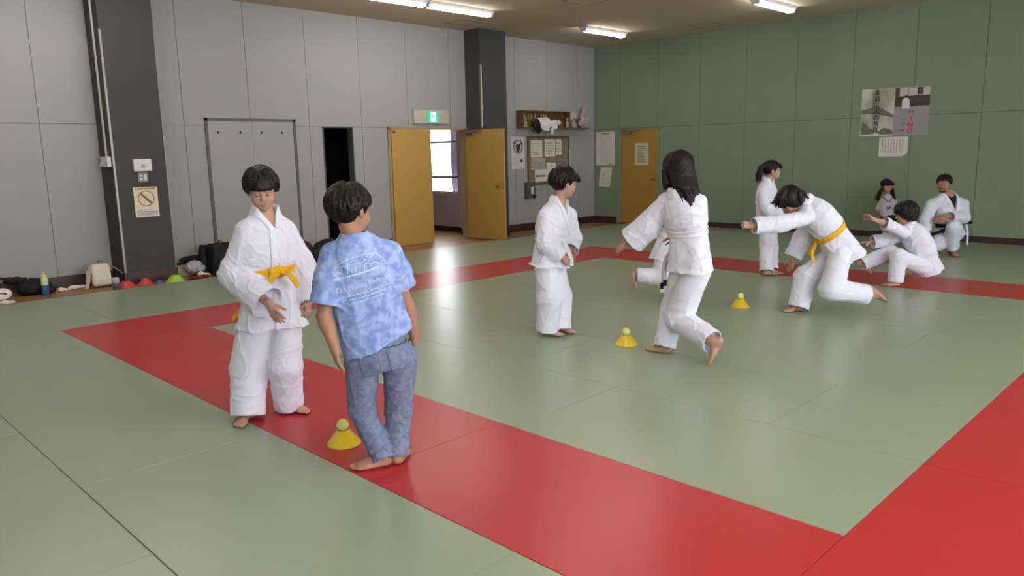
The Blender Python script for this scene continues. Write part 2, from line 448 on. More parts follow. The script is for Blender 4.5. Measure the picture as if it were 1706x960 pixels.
def camdir(yaw, pitch=0.):
    y, p = math.radians(yaw), math.radians(pitch)
    return math.cos(p)*(-FH*math.cos(y) + RH*math.sin(y)) + np.array([0, 0, math.sin(p)])
def headframe(yaw, pitch=0., roll=0.):
    f = camdir(yaw, pitch); A = frame(f, (0, 0, 1.)); r, f, u = A; a = math.radians(roll)
    return np.array([r*math.cos(a)+u*math.sin(a), f, u*math.cos(a)-r*math.sin(a)])

def hair_fn(c, A, hs, ks, zs, thick=.018, jag=.008, seed=1, bulge=None, clump=.003, part=False):
    A = A.astype(f32); c = np.asarray(c, f32); sc = f32(hs/.22)
    ks = [math.radians(k) for k in ks]
    def fn(P):
        q = ((P-c)@A.T)/sc; x, y, z = q[:, 0], q[:, 1], q[:, 2]
        az = np.arctan2(x, y); aa = np.abs(az)
        d = ellip(q, np.array((0, -.010, .036), f32), (.073+thick, .092+thick, .082+thick*.9), np.eye(3))
        if bulge:      # a fuller lower outline (bobs): a flattened barrel round the skull
            zb, rb, hb = bulge
            d = smin(d, ellip(q, np.array((0, -.014, zb), f32), (rb, rb*1.12, hb), np.eye(3)), .03)
        zm = np.interp(aa, ks, zs) + jag*noise1(az*9, seed) + jag*.8*noise1(az*23, seed+2)
        w = az*26 + 2.2*noise1(z*34 + az*3, seed) + 3*noise1(y*20, seed+4)
        el = np.clip((z-.02)/.10, 0, 1); w = np.where(el > .55, np.sqrt(x*x+(y+.03)**2)*0 + np.arctan2(x, y+.03)*22 + 2*noise1(z*30, seed), w)
        st = (1-np.abs(np.sin(w)))
        d = d - clump*(st-.4) - .003*noise1(z*60+az*7, seed+1)
        d = smax(d, zm - z, .012)
        return (d*sc).astype(f32)
    return fn

def eye_objs(c, A, hs, parent, look=(0, 0), open_=1., far=False):
    sc = hs/.22; c = np.asarray(c)
    r, f, u = A
    for sx in (-1, 1):
        o = c + (r*sx*.031 + f*.0788 + u*.0035)*sc
        bm = bmesh.new(); bmesh.ops.create_uvsphere(bm, u_segments=20, v_segments=14, radius=1)
        m = MB(); vs = []
        for v in bm.verts:
            vs.append(o + (r*v.co.x*.0128 + f*v.co.y*.0085 + u*v.co.z*.0058*open_)*sc)
        bm.verts.index_update()
        for fc in bm.faces:
            ce = fc.calc_center_median(); dx, dz = ce.x*.0128 - look[0], ce.z*.0058*open_ - look[1]
            iris = ce.y > 0 and dx*dx + dz*dz < .0064**2
            m.mi.append(1 if iris or ce.z > .5 else 0); m.f.append(tuple(v.index for v in fc.verts))
        m.v = [tuple(x) for x in vs]; bm.free()
        m.build('eye', [EYEW, IRIS], parent, smooth=True)
        b = MB(); pts = []; rad = []
        for t in np.linspace(-1, 1, 9):
            pts.append(c + (r*(sx*.031 + t*.0125) + f*(.075 + .0128*math.sqrt(max(.05, 1-.62*t*t)) + .0006) + u*(.0058*open_*1.0 - .0035*(1-open_)*2 + .0028 - .0040*t*t))*sc); rad.append((.0017*(1-.5*t*t))*sc)
        b.tube(pts, rad, 8); b.build('eyelash', HAIR, parent, smooth=True)
        b = MB(); pts = []; rad = []
        for t in np.linspace(-1, 1, 9):
            pts.append(c + (r*(sx*.031 + t*.019*1.0) + f*(.0835 - .010*max(0, t*sx)**2 - .002*abs(t)) + u*(.0255 - .004*t*t + .002*t*sx*-1))*sc)
            rad.append((.0028*(1-abs(t)**3)+.0006)*sc)
        b.tube(pts, rad, 8); b.build('eyebrow', HAIR, parent, smooth=True)

class Person:
    def __init__(s, label, base, group='people in the hall', cat='person'):
        s.base = np.array([base[0], base[1], 0.]); s.e = empty('person', s.base); tag(s.e, label, cat)
    def loc(s, p): return np.asarray(p, float) - s.base

def bounds(pts, pad): p = np.array(pts); return p.min(0)-pad, p.max(0)+pad

def build_person(label, J, hd, build=1.0, res=.005, skin=SKIN, hair=None, gi=None, feet=None, hands=None, wear=None, eyes=True, trunk_k=None, sub_roots=None, look=(0, -.001), open_=.85, bare_arm=False):
    """J: world joints pel, mid, neck, shR/L, elR/L, wrR/L, hipR/L, knR/L, anR/L"""
    base = (J['pel'][0], J['pel'][1], 0)
    if sub_roots is not None: base = sub_roots
    pr = Person(label, base); e = pr.e; K = {k: pr.loc(v) for k, v in J.items()}
    b = build
    xa = [nrm(K['hipR']-K['hipL']), nrm(nrm(K['hipR']-K['hipL'])+nrm(K['shR']-K['shL'])), nrm(K['shR']-K['shL'])]
    pts = [K['pel'], K['mid'], K['neck']]
    sp = Spine(pts, xa); L = sp.L
    A = hd['A']; hc = pr.loc(hd['c']); hs = hd['hs']
    # --- body
    sk = S()
    ks = [-.06, .0, .3*L, .72*L, .9*L, L+.005]
    rxb = [.105*b, .118*b, .103*b, .122*b, .100*b, .045*b]; ryb = [.080*b, .092*b, .080*b, .088*b, .072*b, .045*b]
    sk.part(lambda P: trunk(sp.co(P), ks, rxb, ryb, 2.2), K['mid'], L*.5+.22*b, k=.02)
    for sd in 'RL':
        sk.cap(K['neck'] - sp.T[-1]*.02, K['sh'+sd]-Z*.02*b, .042*b, .038*b, k=.03)
        sk.chain([K['sh'+sd]-Z*.018*b, K['el'+sd], K['wr'+sd]], [.040*b, .036*b, .0235*b], k=.015)
        mid = K['el'+sd]*.72 + K['wr'+sd]*.28; sk.ell(mid, (.036*b,)*3, k=.02)
        sk.chain([K['hip'+sd], K['kn'+sd], K['an'+sd]], [.078*b, .054*b, .033*b], k=.02)
        calf = K['kn'+sd]*.68 + K['an'+sd]*.32; sk.ell(calf, (.050*b,)*3, k=.03)
    nb = hc - A[2]*.06*hs/.22 - A[1]*.015
    sk.cap(K['neck'] - sp.T[-1]*.03, nb, .047*b, .045*hs/.22, k=.02)
    hfn, _, R = head_fn(hc, A, hs)
    sk.part(hfn, hc, R, k=.012)
    allp = list(K.values())
    for sd in 'RL':
        h = hands[sd]; hand_parts(sk, K['wr'+sd], h['f'], h['p'], 1 if sd == 'R' else -1, h.get('size', .15*b), h.get('curl', .35), h.get('thumb', .5), curls=h.get('curls'))
        allp.append(K['wr'+sd] + nrm(h['f'])*.2)
        ft = feet[sd]; foot_parts(sk, K['an'+sd], ft['t'], ft.get('u', (0, 0, 1)), ft.get('L', .21*b), -1 if sd == 'R' else 1)
        allp.append(K['an'+sd] + nrm(ft['t'])*.2 - np.asarray(ft.get('u', (0, 0, 1)))*.08)
    allp += [hc + a*s_*.16 for a in A for s_ in (-1, 1)]
    lo, hi = bounds(allp, .10); lo[2] = max(lo[2], -.03)
    def region(C):
        q = (C-hc)@A.T/(hs/.22)
        lip = (np.abs(q[:, 0]) < .0185) & (q[:, 1] > .080) & (np.abs(q[:, 2]+.0583) < .0078*(1-.6*(q[:, 0]/.0185)**2))
        return lip.astype(int)
    sdf_obj('body', sk, lo, hi, res, [skin, LIP], e, 1, region, keep=.05)
    if eyes: eye_objs(hc, A, hs, e, look, open_)
    # --- hair
    if hair:
        hk = S(); R_ = .17*hs/.22 + .03
        core = hair_fn(hc, A, hs, **hair.get('cap', {}))
        hk.part(core, hc, R_ + hair.get('extra', 0), k=.0)
        ex = [hc + a*s_*(R_+.02) for a in A for s_ in (-1, 1)]
        r, f, u = A; sc = hs/.22
        cp = hair.get('cap', {}); rt = np.random.default_rng(cp.get('seed', 1)+40); t_ = cp.get('thick', .018)
        for _ in range(hair.get('tufts', 0)):      # small pointed tufts that follow the skull
            az = rt.uniform(-PI, PI); th0 = math.acos(rt.uniform(-.35, .98)); ln_ = rt.uniform(.35, .65); pp = []
            zlim = np.interp(abs(az), [math.radians(k) for k in cp['ks']], cp['zs']) - .006
            for k_ in range(4):
                th = th0 + ln_*k_/3; a2 = az + .12*math.sin(th0*7+az*3)*k_/3; lift = .002 + .004*(k_/3)**2
                q = np.array(((.073+t_+lift)*math.sin(th)*math.sin(a2), -.010+(.092+t_+lift)*math.sin(th)*math.cos(a2), .036+(.082+t_*.9+lift)*math.cos(th)))
                if q[2] > zlim: pp.append(hc + (r*q[0] + f*q[1] + u*q[2])*sc)
            if len(pp) > 2: hk.chain(pp, [x*sc for x in np.linspace(.0085, .0015, len(pp))], k=.004, k0=.006)
        for lk in hair.get('locks', []):         # tapered locks in head coordinates
            p = [hc + (r*q[0] + f*q[1] + u*q[2])*sc for q in lk[0]]; hk.chain(p, [x*sc for x in lk[1]], k=.006, k0=.012); ex += p
        for lk in hair.get('wlocks', []):
            p = [pr.loc(q) for q in lk[0]]; hk.chain(p, lk[1], k=.006, k0=.012); ex += p
        l2, h2 = bounds(ex, .04)
        sdf_obj('hair', hk, l2, h2, min(res, .005), HAIR, e, 1, keep=.06)
    ctx = dict(pr=pr, e=e, K=K, sp=sp, L=L, b=b, A=A, hc=hc, hs=hs, res=res)
    for w in (wear or []): w(ctx)
    return ctx

def limb_cloth(pts, rs, seed, fold=.006, lam=.075, endcut=True, joint_amp=.008, flat=None, hollow=.05):
    """a loose tube round a limb: creases gather at the middle joint and the end"""
    pts = [np.asarray(p, f32) for p in pts]; ed = nrm(pts[-1]-pts[-2]).astype(f32); axis = nrm(pts[-1]-pts[0])
    c = sum(pts)/len(pts); R = max(np.linalg.norm(p-c) for p in pts) + max(rs) + .03
    def fn(P):
        d = rcone(P, pts[0], pts[1], rs[0], rs[1])
        for i in range(1, len(pts)-1): d = smin(d, rcone(P, pts[i], pts[i+1], rs[i], rs[i+1]), .03)
        g = np.zeros(len(P), f32)
        for j in range(1, len(pts)): g = np.maximum(g, np.exp(-((P-pts[j])**2).sum(1)/(.10**2)).astype(f32))
        d = d - waves(P, seed, lam*1.35, axis*.10)*(fold*.80) - waves(P, seed+50, lam*.85, axis*.30)*joint_amp*.72*g
        if endcut:
            t = (P-pts[-1])@ed; d0 = d
            d = np.maximum(d, t)
            d = smax(d, -np.maximum(d0+.0095, -(t+hollow)), .003)
        return d.astype(f32)
    return fn, c, R

def trunk_keys(c, kind, o):
    L, b = c['L'], c['b']; hem = o.get('hem', .14); sb = o.get('belt', .30)*L
    if kind == 'gi':
        ks = [-hem, -hem*.4, sb-.05, sb, sb+.06, .68*L, .86*L, .97*L, L+.035]
        rx = np.array([.186, .170, .143, .128, .156, .158, .122, .074, .062])*b
        ry = np.array([.140, .128, .112, .104, .120, .118, .098, .072, .062])*b
    else:
        ks = [-hem, 0, .3*L, .68*L, .86*L, .97*L, L+.012]
        rx = np.array([.178, .165, .155, .158, .132, .085, .066])*b
        ry = np.array([.125, .120, .112, .112, .095, .074, .064])*b
    rx = rx*o.get('wx', 1); ry = ry*o.get('wy', 1)
    if 'hemx' in o: rx[0] *= o['hemx']; ry[0] *= o.get('hemy', 1)
    return ks, rx, ry, hem, sb

def gi_jacket(o):
    def wear(c):
        K, sp, L, b, e = c['K'], c['sp'], c['L'], c['b'], c['e']; seed = o.get('seed', 3)
        ks, rx, ry, hem, sb = trunk_keys(c, 'gi', o); sV = L - o.get('v', .11); nw = o.get('nw', .052)*b; vx = o.get('vx', 0.)
        shR, shL = K['shR'].astype(f32), K['shL'].astype(f32); nk = (K['neck'] - sp.T[-1]*.012).astype(f32)
        def T(P, fold=True):
            cc = sp.co(P); s, x, y = cc
            d = trunk(cc, ks, rx, ry, 2.3, .02)
            for q in (shR, shL): d = smin(d, rcone(P, nk, q-np.array((0, 0, .012*b), f32), .050*b, .052*b), .03)
            th = np.arctan2(x, y)
            low = np.clip((sb-s)/.12, 0, 1)
            d = d - low*.006*np.sin(4*th+seed) - low*.0025*np.sin(7*th+2*seed)
            if fold:
                g = np.exp(-((s-sb)/.07)**2)
                up = .5*np.exp(-((s-sb-.07)/.05)**2)
                d = d - (waves(P, seed, .125)*.0052 + waves(P, seed+9, .05, sp.T[3])*.007*np.maximum(g*.6, up))
            return d.astype(f32), cc
        def opening(cc):
            s, x, y = cc
            w = nw*np.clip((s-sV)/(L+.012-sV), 0, 1.25)
            d1 = np.maximum((np.abs(x-vx*(1-np.clip((s-sV)/(L-sV), 0, 1)))-w)*.9, -(y+.015))
            d2 = np.maximum(np.sqrt(x*x+(y-.004)**2)-.055*b, (L-.035)-s)
            return np.minimum(d1, d2)
        def jk(P):
            d, cc = T(P); s = cc[0]; d0 = d
            d = smax(d, -opening(cc), .004)
            return smax(d, -np.maximum(d0+.013, s-(-hem+.05)), .003).astype(f32)
        m = S(); m.part(jk, sp.c.mean(0), L*.5+hem+.12+.1*b, k=0)
        al = [sp.c[0]-sp.T[0]*(hem+.02), K['neck']+sp.T[-1]*.06]
        for sd in 'RL':
            sl = o.get('sleeve', (.060, .066, .066)); cf = o.get('cuff'+sd, .9)
            if isinstance(cf, np.ndarray): end = c['pr'].loc(cf)
            else: end = K['el'+sd] + (K['wr'+sd]-K['el'+sd])*cf
            sl = o.get('sleeve'+sd, sl)
            sl = (min(sl[0], .064), sl[1], sl[2])
            fn, cc_, R = limb_cloth([K['sh'+sd]-Z*.014*b, K['el'+sd], end], [r*b for r in sl], seed+(3 if sd == 'R' else 5), o.get('sfold', .007), .085, joint_amp=.010)
            m.part(fn, cc_, R, k=.035); al += [K['sh'+sd], K['el'+sd], end]
        lo, hi = bounds(al, .26*max(b, 1)); h = c['res']
        jo = sdf_obj('jacket', m, lo, hi, h, GI, e, 1, keep=.03)
        xs = o.get('lap', .10)
        def collar(P):
            d, cc = T(P); s, x, y = cc; op = opening(cc); bw = .034*b
            xl = (x - vx) + xs*(sV-s)*o.get('lapdir', 1)
            up = np.maximum(op-bw, -op)
            dn = np.where(y > 0, np.maximum(-xl, xl-bw), .05)
            band = np.where(s > sV+.0, up, dn)
            band = np.maximum(band, -(s+hem-.004))
            return np.maximum(np.maximum(d-.0075, -(d+.012)), band).astype(f32)
        lo, hi = bounds([sp.c[0]-sp.T[0]*hem, K['neck']], .20*max(b, 1))
        sdf_obj('lapel', collar, lo, hi, min(h, .005), GI2, e, 1, keep=.02)
        bm_ = o.get('beltmat', WBELT); hb = .023*b
        tilt = o.get('btilt', (0, 0))
        def belt(P):
            d, cc = T(P, False); s, x, y = cc; s = s - tilt[0]*x - tilt[1]*y
            arm = np.maximum(np.maximum(d-o.get('bth', .010), -(d+.008)), np.abs(s-sb)-hb)
            return arm.astype(f32)
        lo, hi = bounds([sp.at(sb)[0]], .22*b)
        bo = sdf_obj('belt', belt, lo, hi, min(h, .005), bm_, e, 1, keep=.1)
        # knot and the two hanging ends
        ky = float(np.interp(sb, ks, ry))+.016; kx = o.get('knotx', 0.)
        kp = sp.pt(sb + tilt[0]*kx + tilt[1]*ky, kx, ky); _, X, Y, Tt = sp.at(sb); B = np.array([X, Y, Tt])
        kn = S(); ks_ = o.get('knot', 1.)*b
        kn.ell(kp, (.030*ks_, .017*ks_, .024*ks_), B, k=0)
        kn.cap(kp - X*.022*ks_ + Tt*.012, kp + X*.02*ks_ - Tt*.010, .014*ks_, .016*ks_, k=.006)
        kn.cap(kp + X*.024*ks_ + Tt*.012, kp + X*.004 - Tt*.016, .012*ks_, .013*ks_, k=.006)
        lo, hi = bounds([kp], .07*b); sdf_obj('knot', kn, lo, hi, .0035, bm_, bo, 1)
        for i, en in enumerate(o.get('ends', [])):      # each: list of world points
            rb = MB(); p = [kp] + [c['pr'].loc(q) for q in en['p']]
            q = np.array(p); t = np.linspace(0, len(q)-1, 12); sm = [np.array([np.interp(x, range(len(q)), q[:, k]) for k in range(3)]) for x in t]
            for _ in range(2): sm = [sm[0]] + [(sm[j-1]+2*sm[j]+sm[j+1])/4 for j in range(1, 11)] + [sm[-1]]
            rb.ribbon(sm, en.get('w', X), .036*b, .005)
            mats = [bm_]
            if en.get('tip'):
                mats.append(BLACKC); tp = sm[-1]; dr = nrm(sm[-1]-sm[-3])
                rb.ribbon([tp - dr*.075, tp - dr*.025], en.get('w', X), .037*b, .0065, 1)
            rb.build('belt_end', mats, bo)
        c['jacketT'] = T; c['kp'] = kp
    return wear

def gi_pants(o):
    def wear(c):
        K, sp, L, b, e = c['K'], c['sp'], c['L'], c['b'], c['e']; seed = o.get('seed', 11)
        m = S(); rs = o.get('r', (.098, .088, .082)); al = [K['pel']]
        ks = [-.07, 0, .28*L, .38*L]; w = o.get('w', .145)*b
        m.part(lambda P: trunk(sp.co(P), ks, [w*.9, w, w*.86, w*.8], [.115*b, .122*b, .10*b, .09*b], 2.2, .02), K['pel']+sp.T[0]*.1*L, .30*b, k=0)
        for sd in 'RL':
            r = o.get('r'+sd, rs)
            end = K['an'+sd] + nrm(K['an'+sd]-K['kn'+sd])*o.get('hem'+sd, o.get('hem', .0))
            fn, cc_, R = limb_cloth([K['hip'+sd], K['kn'+sd], end], [min(r[0], .100)*b, r[1]*b, r[2]*b], seed+(2 if sd == 'R' else 4), o.get('fold', .007), o.get('lam', .105), joint_amp=o.get('ja', .011), hollow=.06)
            m.part(fn, cc_, R, k=.025); al += [K['hip'+sd], K['kn'+sd], end]
        lo, hi = bounds(al, .19*max(b, 1))
        c['pants_fn'] = m
        sdf_obj('trousers', m, lo, hi, c['res'], o.get('mat', GI), e, 1, keep=.03)
    return wear

# foot/hand shorthands
def foot(yaw, pitch=0., L=.21, u=None):
    d = dict(t=camdir(yaw, pitch), L=L)
    if u is not None: d['u'] = u
    elif pitch: d['u'] = nrm(np.cross(np.cross(d['t'], [0, 0, 1.]), d['t']))
    return d
SHORT = dict(ks=[0, 40, 62, 78, 92, 115, 180], zs=[.020, .020, .016, -.022, .010, -.050, -.062])
# ------------------------------------------------------------------ the hall
SEAM = 2.042; CEIL = 3.827
GREY = mat('grey_wall_panel', srgb(160,158,158), .75, .02, 1.5, .08, 60, .25)
GREYD = mat('wall_joint', srgb(98,96,94), .9, .02)
GREEN = mat('green_wall_panel', srgb(130,142,121), .75, .025, 1.5, .08, 60, .25)
GREEND = mat('green_wall_joint', srgb(68,75,62), .9, .02)
COLM = mat('charcoal_column', srgb(71,71,72), .75, .03, 3, .06, 60, .25)
CEILM = mat('ceiling_board', srgb(205,190,168), .9, .02, 2, .1, 120, .2)
BASE = mat('dark_brown_skirting', srgb(62,40,36), .45, .12, 6, .05, 80)
WOOD = wood_mat('wood_floor', srgb(140,98,52), srgb(178,132,76), (3, .5, 3), .35, .11)
YDOOR = mat('ochre_door', srgb(186,148,80), .5, .02, 3, .04, 80, .4)
DFRAME = mat('door_frame_beige', srgb(158,140,108), .5, .03, 5)
DARKG = mat('dark_grey_frame', srgb(88,89,91), .5, .04, 5)
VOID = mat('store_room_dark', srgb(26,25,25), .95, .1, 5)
CHROME = mat('brushed_metal', srgb(176,172,164), .3, .05, 20, metal=.9)
BRASS = mat('brass', srgb(150,120,70), .3, .08, 20, metal=.8)
WPLAST = mat('white_plastic', srgb(214,212,210), .4, .02, 10)
MATG = mat('green_tatami_vinyl', srgb(144,155,132), .30, .02, 1.4, .03, 60, .36)
MATR = mat('red_tatami_vinyl', srgb(180,49,53), .30, .025, 1.4, .03, 60, .30)
PAPER = mat('white_paper', srgb(214,210,202), .8, .02, 14)
INK = mat('grey_ink', srgb(96,92,92), .8, .1, 60)

def panels(axis, spans, rows, fixed, mb, gap=.007, t=.012):
    """flat board tiles with open joints; axis 'y' -> wall at x=fixed facing +x, 'x' -> wall at y=fixed facing -y"""
    for a0, a1 in spans:
        for z0, z1 in rows:
            g = gap/2
            if axis == 'y': mb.box((fixed-t, a0+g, z0+g), (fixed, a1-g, z1-g), 0)
            else: mb.box((a0+g, fixed, z0+g), (a1-g, fixed+t, z1-g), 0)

# floor boards under and beside the mats
fb = MB(); fb.box((-.2, -17.5, -.12), (14.8, .3, -.05)); struct(fb.build('floor', WOOD))
# grey wall on the left, with the double door and the store-room opening left open
DY0, DY1 = -5.70, -3.945; SY0, SY1 = -7.02, -6.475
LW = MB()
ys = [-17.5, -16.08, -15.08, -14.08, -13.08, -12.08, -11.08, -10.09, -9.27, -8.27, -7.27, -6.27, -5.28, -4.28, -3.28, -2.57, -1.60, -.60, 0.0]
sp_ = list(zip(ys[:-1], ys[1:]))
LP0, LP1 = -8.95, -7.555          # the flush double panel door
for a, b in sp_:
    panels('y', [(a, b)], [(SEAM, CEIL+.02)], 0, LW)
    cuts = [(a, b)]
    for c0, c1 in ((DY0-.05, DY1+.05), (SY0-.02, SY1+.02)):
        nx = []
        for p, q in cuts:
            if q <= c0 or p >= c1: nx.append((p, q))
            else:
                if p < c0: nx.append((p, c0))
                if q > c1: nx.append((c1, q))
        cuts = nx
    for p, q in cuts: panels('y', [(p, q)], [(-.05, SEAM)], 0, LW)
for lo, hi in (((-.14, -17.5, -.06), (-.012, DY0-.05, CEIL+.02)), ((-.14, DY1+.05, -.06), (-.012, .14, CEIL+.02))):
    if lo[1] < SY0 < hi[1]:
        LW.box(lo, (hi[0], SY0-.02, hi[2]), 1); LW.box((lo[0], SY1+.02, lo[2]), hi, 1); LW.box((lo[0], SY0-.02, SEAM+.005), (hi[0], SY1+.02, hi[2]), 1)
    else: LW.box(lo, hi, 1)
LW.box((-.14, DY0-.05, SEAM+.005), (-.012, DY1+.05, CEIL+.02), 1)
struct(LW.build('wall_left', [GREY, GREYD]))
# green wall
GW = MB(); xs = [0, .70, 1.69, 2.69, 3.69, 4.685, 5.69, 6.69, 7.70, 8.70, 9.70, 10.70, 11.70, 12.70, 13.70, 14.6]
GX0, GX1 = .755, 1.715
for a, b in zip(xs[:-1], xs[1:]):
    panels('x', [(a, b)], [(SEAM, CEIL+.02)], 0, GW)
    for p, q in [(a, min(b, GX0-.06)), (max(a, GX1+.03), b)]:
        if q-p > .02: panels('x', [(p, q)], [(-.05, SEAM)], 0, GW)
GW.box((0, .012, -.06), (14.6, .14, CEIL+.02), 1); struct(GW.build('wall_far', [GREEN, GREEND]))
# ceiling
cb = MB(); cb.box((-.14, -17.6, CEIL), (14.8, .14, CEIL+.1)); struct(cb.build('ceiling', CEILM))
# the wall behind the camera and the window wall (out of the photograph, they close the hall)
rb = MB(); rb.box((-.14, -17.6, -.06), (14.8, -17.5, CEIL+.02)); struct(rb.build('wall_rear', GREY))
ww = MB(); wins = [(-15.5, -12.3), (-11.3, -8.1), (-7.1, -3.9)]; WZ0, WZ1 = .9, 2.9
ww.box((14.6, -17.6, -.06), (14.74, .14, WZ0)); ww.box((14.6, -17.6, WZ1), (14.74, .14, CEIL+.02))
pv = -17.6
for a, b in wins: ww.box((14.6, pv, WZ0), (14.74, a, WZ1)); pv = b
ww.box((14.6, pv, WZ0), (14.74, .14, WZ1)); struct(ww.build('wall_right', GREY))
for k, (a, b) in enumerate(wins):
    w = MB()
    for y in np.linspace(a, b, 5): w.box((14.64, y-.025, WZ0), (14.70, y+.025, WZ1))
    for z in (WZ0, (WZ0+WZ1)/2, WZ1): w.box((14.64, a, z-.025), (14.70, b, z+.025))
    struct(w.build('window_%d' % (k+2), CHROME))
# skirting
def skirt(name, boxes):
    m = MB()
    for b in boxes: m.box(*b)
    struct(m.build(name, BASE))
zt = .10
skirt('baseboard_left', [((0, -17.5, -.05), (.012, -10.42, zt)), ((0, -9.755, -.05), (.012, LP0, zt)), ((0, LP1, -.05), (.012, SY0-.03, zt)), ((0, SY1+.03, -.05), (.012, DY0-.06, zt)), ((0, -3.2, -.05), (.012, 0, zt))])
skirt('baseboard_far', [((0.012, -.012, -.05), (GX0-.13, 0, zt)), ((GX1+.06, -.012, -.05), (14.6, 0, zt))])
# columns with brown foot and metal corner guards
for nm, y0, y1, d in (('column', -10.42, -9.755, .47), ('column', -3.893, -3.215, .415)):
    c = MB(); c.box((-.05, y0, -.05), (d, y1, CEIL)); o = struct(c.build(nm, COLM))
    f = MB(); f.box((-.02, y0-.006, -.05), (d+.006, y1+.006, .11)); f.build('skirting', BASE, o)
    for yy, sg, wd in ((y0, -1, .022), (y1, 1, .006)):
        g = MB(); g.add([(d-.022, yy+sg*.0, 0), (d-.022, yy+sg*.003, 0), (d+.003, yy+sg*.003, 0), (d+.003, yy-sg*wd, 0), (d, yy-sg*wd, 0), (d, yy, 0), (d-.022, yy, 3.185), (d-.022, yy+sg*.003, 3.185), (d+.003, yy+sg*.003, 3.185), (d+.003, yy-sg*wd, 3.185), (d, yy-sg*wd, 3.185), (d, yy, 3.185)],
              [(0, 1, 2, 5), (5, 2, 3, 4), (6, 11, 8, 7), (11, 10, 9, 8), (0, 6, 7, 1), (1, 7, 8, 2), (2, 8, 9, 3), (3, 9, 10, 4), (4, 10, 11, 5), (5, 11, 6, 0)])
        g.build('corner_guard', mat('guard_metal', srgb(134,131,124), .38, .05, 20, metal=.75), o)
# flush panel door in the grey wall: dark frame, two leaves, four finger holes
fr = MB()
fr.box((-.004, LP0-.03, -.05), (.022, LP0+.012, 2.15)); fr.box((-.004, LP1-.012, -.05), (.022, LP1+.03, 2.15)); fr.box((-.004, LP0-.03, 2.108), (.022, LP1+.03, 2.15))
d1 = struct(fr.build('door_4', DARKG))
mid = (LP0+LP1)/2
for a, b in ((LP0+.014, mid-.002), (mid+.002, LP1-.014)):
    m = MB(); m.box((.001, a, -.045), (.012, b, 2.106)); lf = m.build('door_leaf', GREY, d1)
for y in (-8.787, -8.445, -8.108, -7.767):
    m = MB(); m.lathe([(0, .0145), (.016, .0145), (.018, .012)], (0, y, 1.942), 16, axis=0); m.build('finger_hole', VOID, d1)
# store room opening: dark recess
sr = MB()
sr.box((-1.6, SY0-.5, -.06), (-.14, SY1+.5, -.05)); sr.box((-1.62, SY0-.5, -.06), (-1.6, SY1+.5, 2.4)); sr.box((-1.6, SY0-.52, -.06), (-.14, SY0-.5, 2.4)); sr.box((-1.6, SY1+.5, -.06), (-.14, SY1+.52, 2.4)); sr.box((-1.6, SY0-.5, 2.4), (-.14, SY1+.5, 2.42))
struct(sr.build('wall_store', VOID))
jm = MB(); jm.box((-.14, SY0-.022, -.05), (.006, SY0, SEAM)); jm.box((-.14, SY1, -.05), (.006, SY1+.022, SEAM)); jm.box((-.14, SY0-.022, SEAM-.016), (.006, SY1+.022, SEAM+.004)); struct(jm.build('trim_1', DARKG))
# double door: closed leaf and the leaf standing open into the hall
jb = MB(); jb.box((-.14, DY0-.05, -.05), (.018, DY0, 2.03)); jb.box((-.14, DY1, -.05), (.018, DY1+.05, 2.03)); jb.box((-.14, DY0-.05, 2.008), (.018, DY1+.05, 2.055)); struct(jb.build('trim_2', DFRAME))
m = MB(); m.box((.000, DY0+.006, -.04), (.042, -4.815, 2.005), 0, .003); dl = struct(m.build('door_1', YDOOR))
m = MB(); m.box((.042, DY0+.02, 1.94), (.062, DY0+.075, 1.995), 0, .006); m.build('door_stop', BRASS, dl)
m = MB(); m.box((.046, -3.968, -.035), (1.062, -3.928, 2.003), 0, .003); dr = struct(m.build('door_2', YDOOR))
m = MB(); m.lathe([(0, -.062), (.020, -.060), (.027, -.048), (.022, -.034), (.010, -.030), (.010, -.012), (.026, -.010), (.026, 0)], (.925, -3.968, .966), 20, axis=1)
m.build('door_knob', BRASS, dr, smooth=True)
m = MB(); m.box((1.005, -3.972, .90), (1.035, -3.967, 1.03)); m.build('lock_plate', BRASS, dr)
def closer(parent, x0, y, z, sx=1):
    m = MB(); m.box((x0+.04*sx if sx > 0 else x0-.26, y-.055, z-.03), (x0+.26 if sx > 0 else x0-.04, y, z+.025), 0, .008)
    m.tube([(x0+sx*.14, y-.045, z+.03), (x0+sx*.50, y-.045, z+.048)], .011, 8); m.tube([(x0+sx*.50, y-.045, z+.048), (x0+sx*.03, y-.02, z+.055)], .009, 8)
    return m.build('door_closer', CHROME, parent)
closer(dr, .05, -3.968, 1.935)
# green-wall door
jb = MB(); jb.box((GX0-.055, -.012, -.03), (GX0, .06, 2.03)); jb.box((GX1, -.012, -.03), (GX1+.028, .06, 2.03)); jb.box((GX0-.055, -.012, 2.008), (GX1+.028, .06, 2.036)); struct(jb.build('trim_3', mat('green_door_frame', srgb(134,144,132), .5, .03)))
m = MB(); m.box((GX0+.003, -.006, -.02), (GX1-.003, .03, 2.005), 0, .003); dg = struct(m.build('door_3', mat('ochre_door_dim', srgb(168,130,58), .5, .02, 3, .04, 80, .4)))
m = MB(); m.lathe([(0, -.06), (.020, -.058), (.027, -.046), (.022, -.032), (.010, -.028), (.010, -.012), (.026, -.010), (.026, 0)], (GX1-.09, -.006, .95), 20, axis=1); m.build('door_knob', BRASS, dg, smooth=True)
closer(dg, GX0+.0, -.006, 1.94)
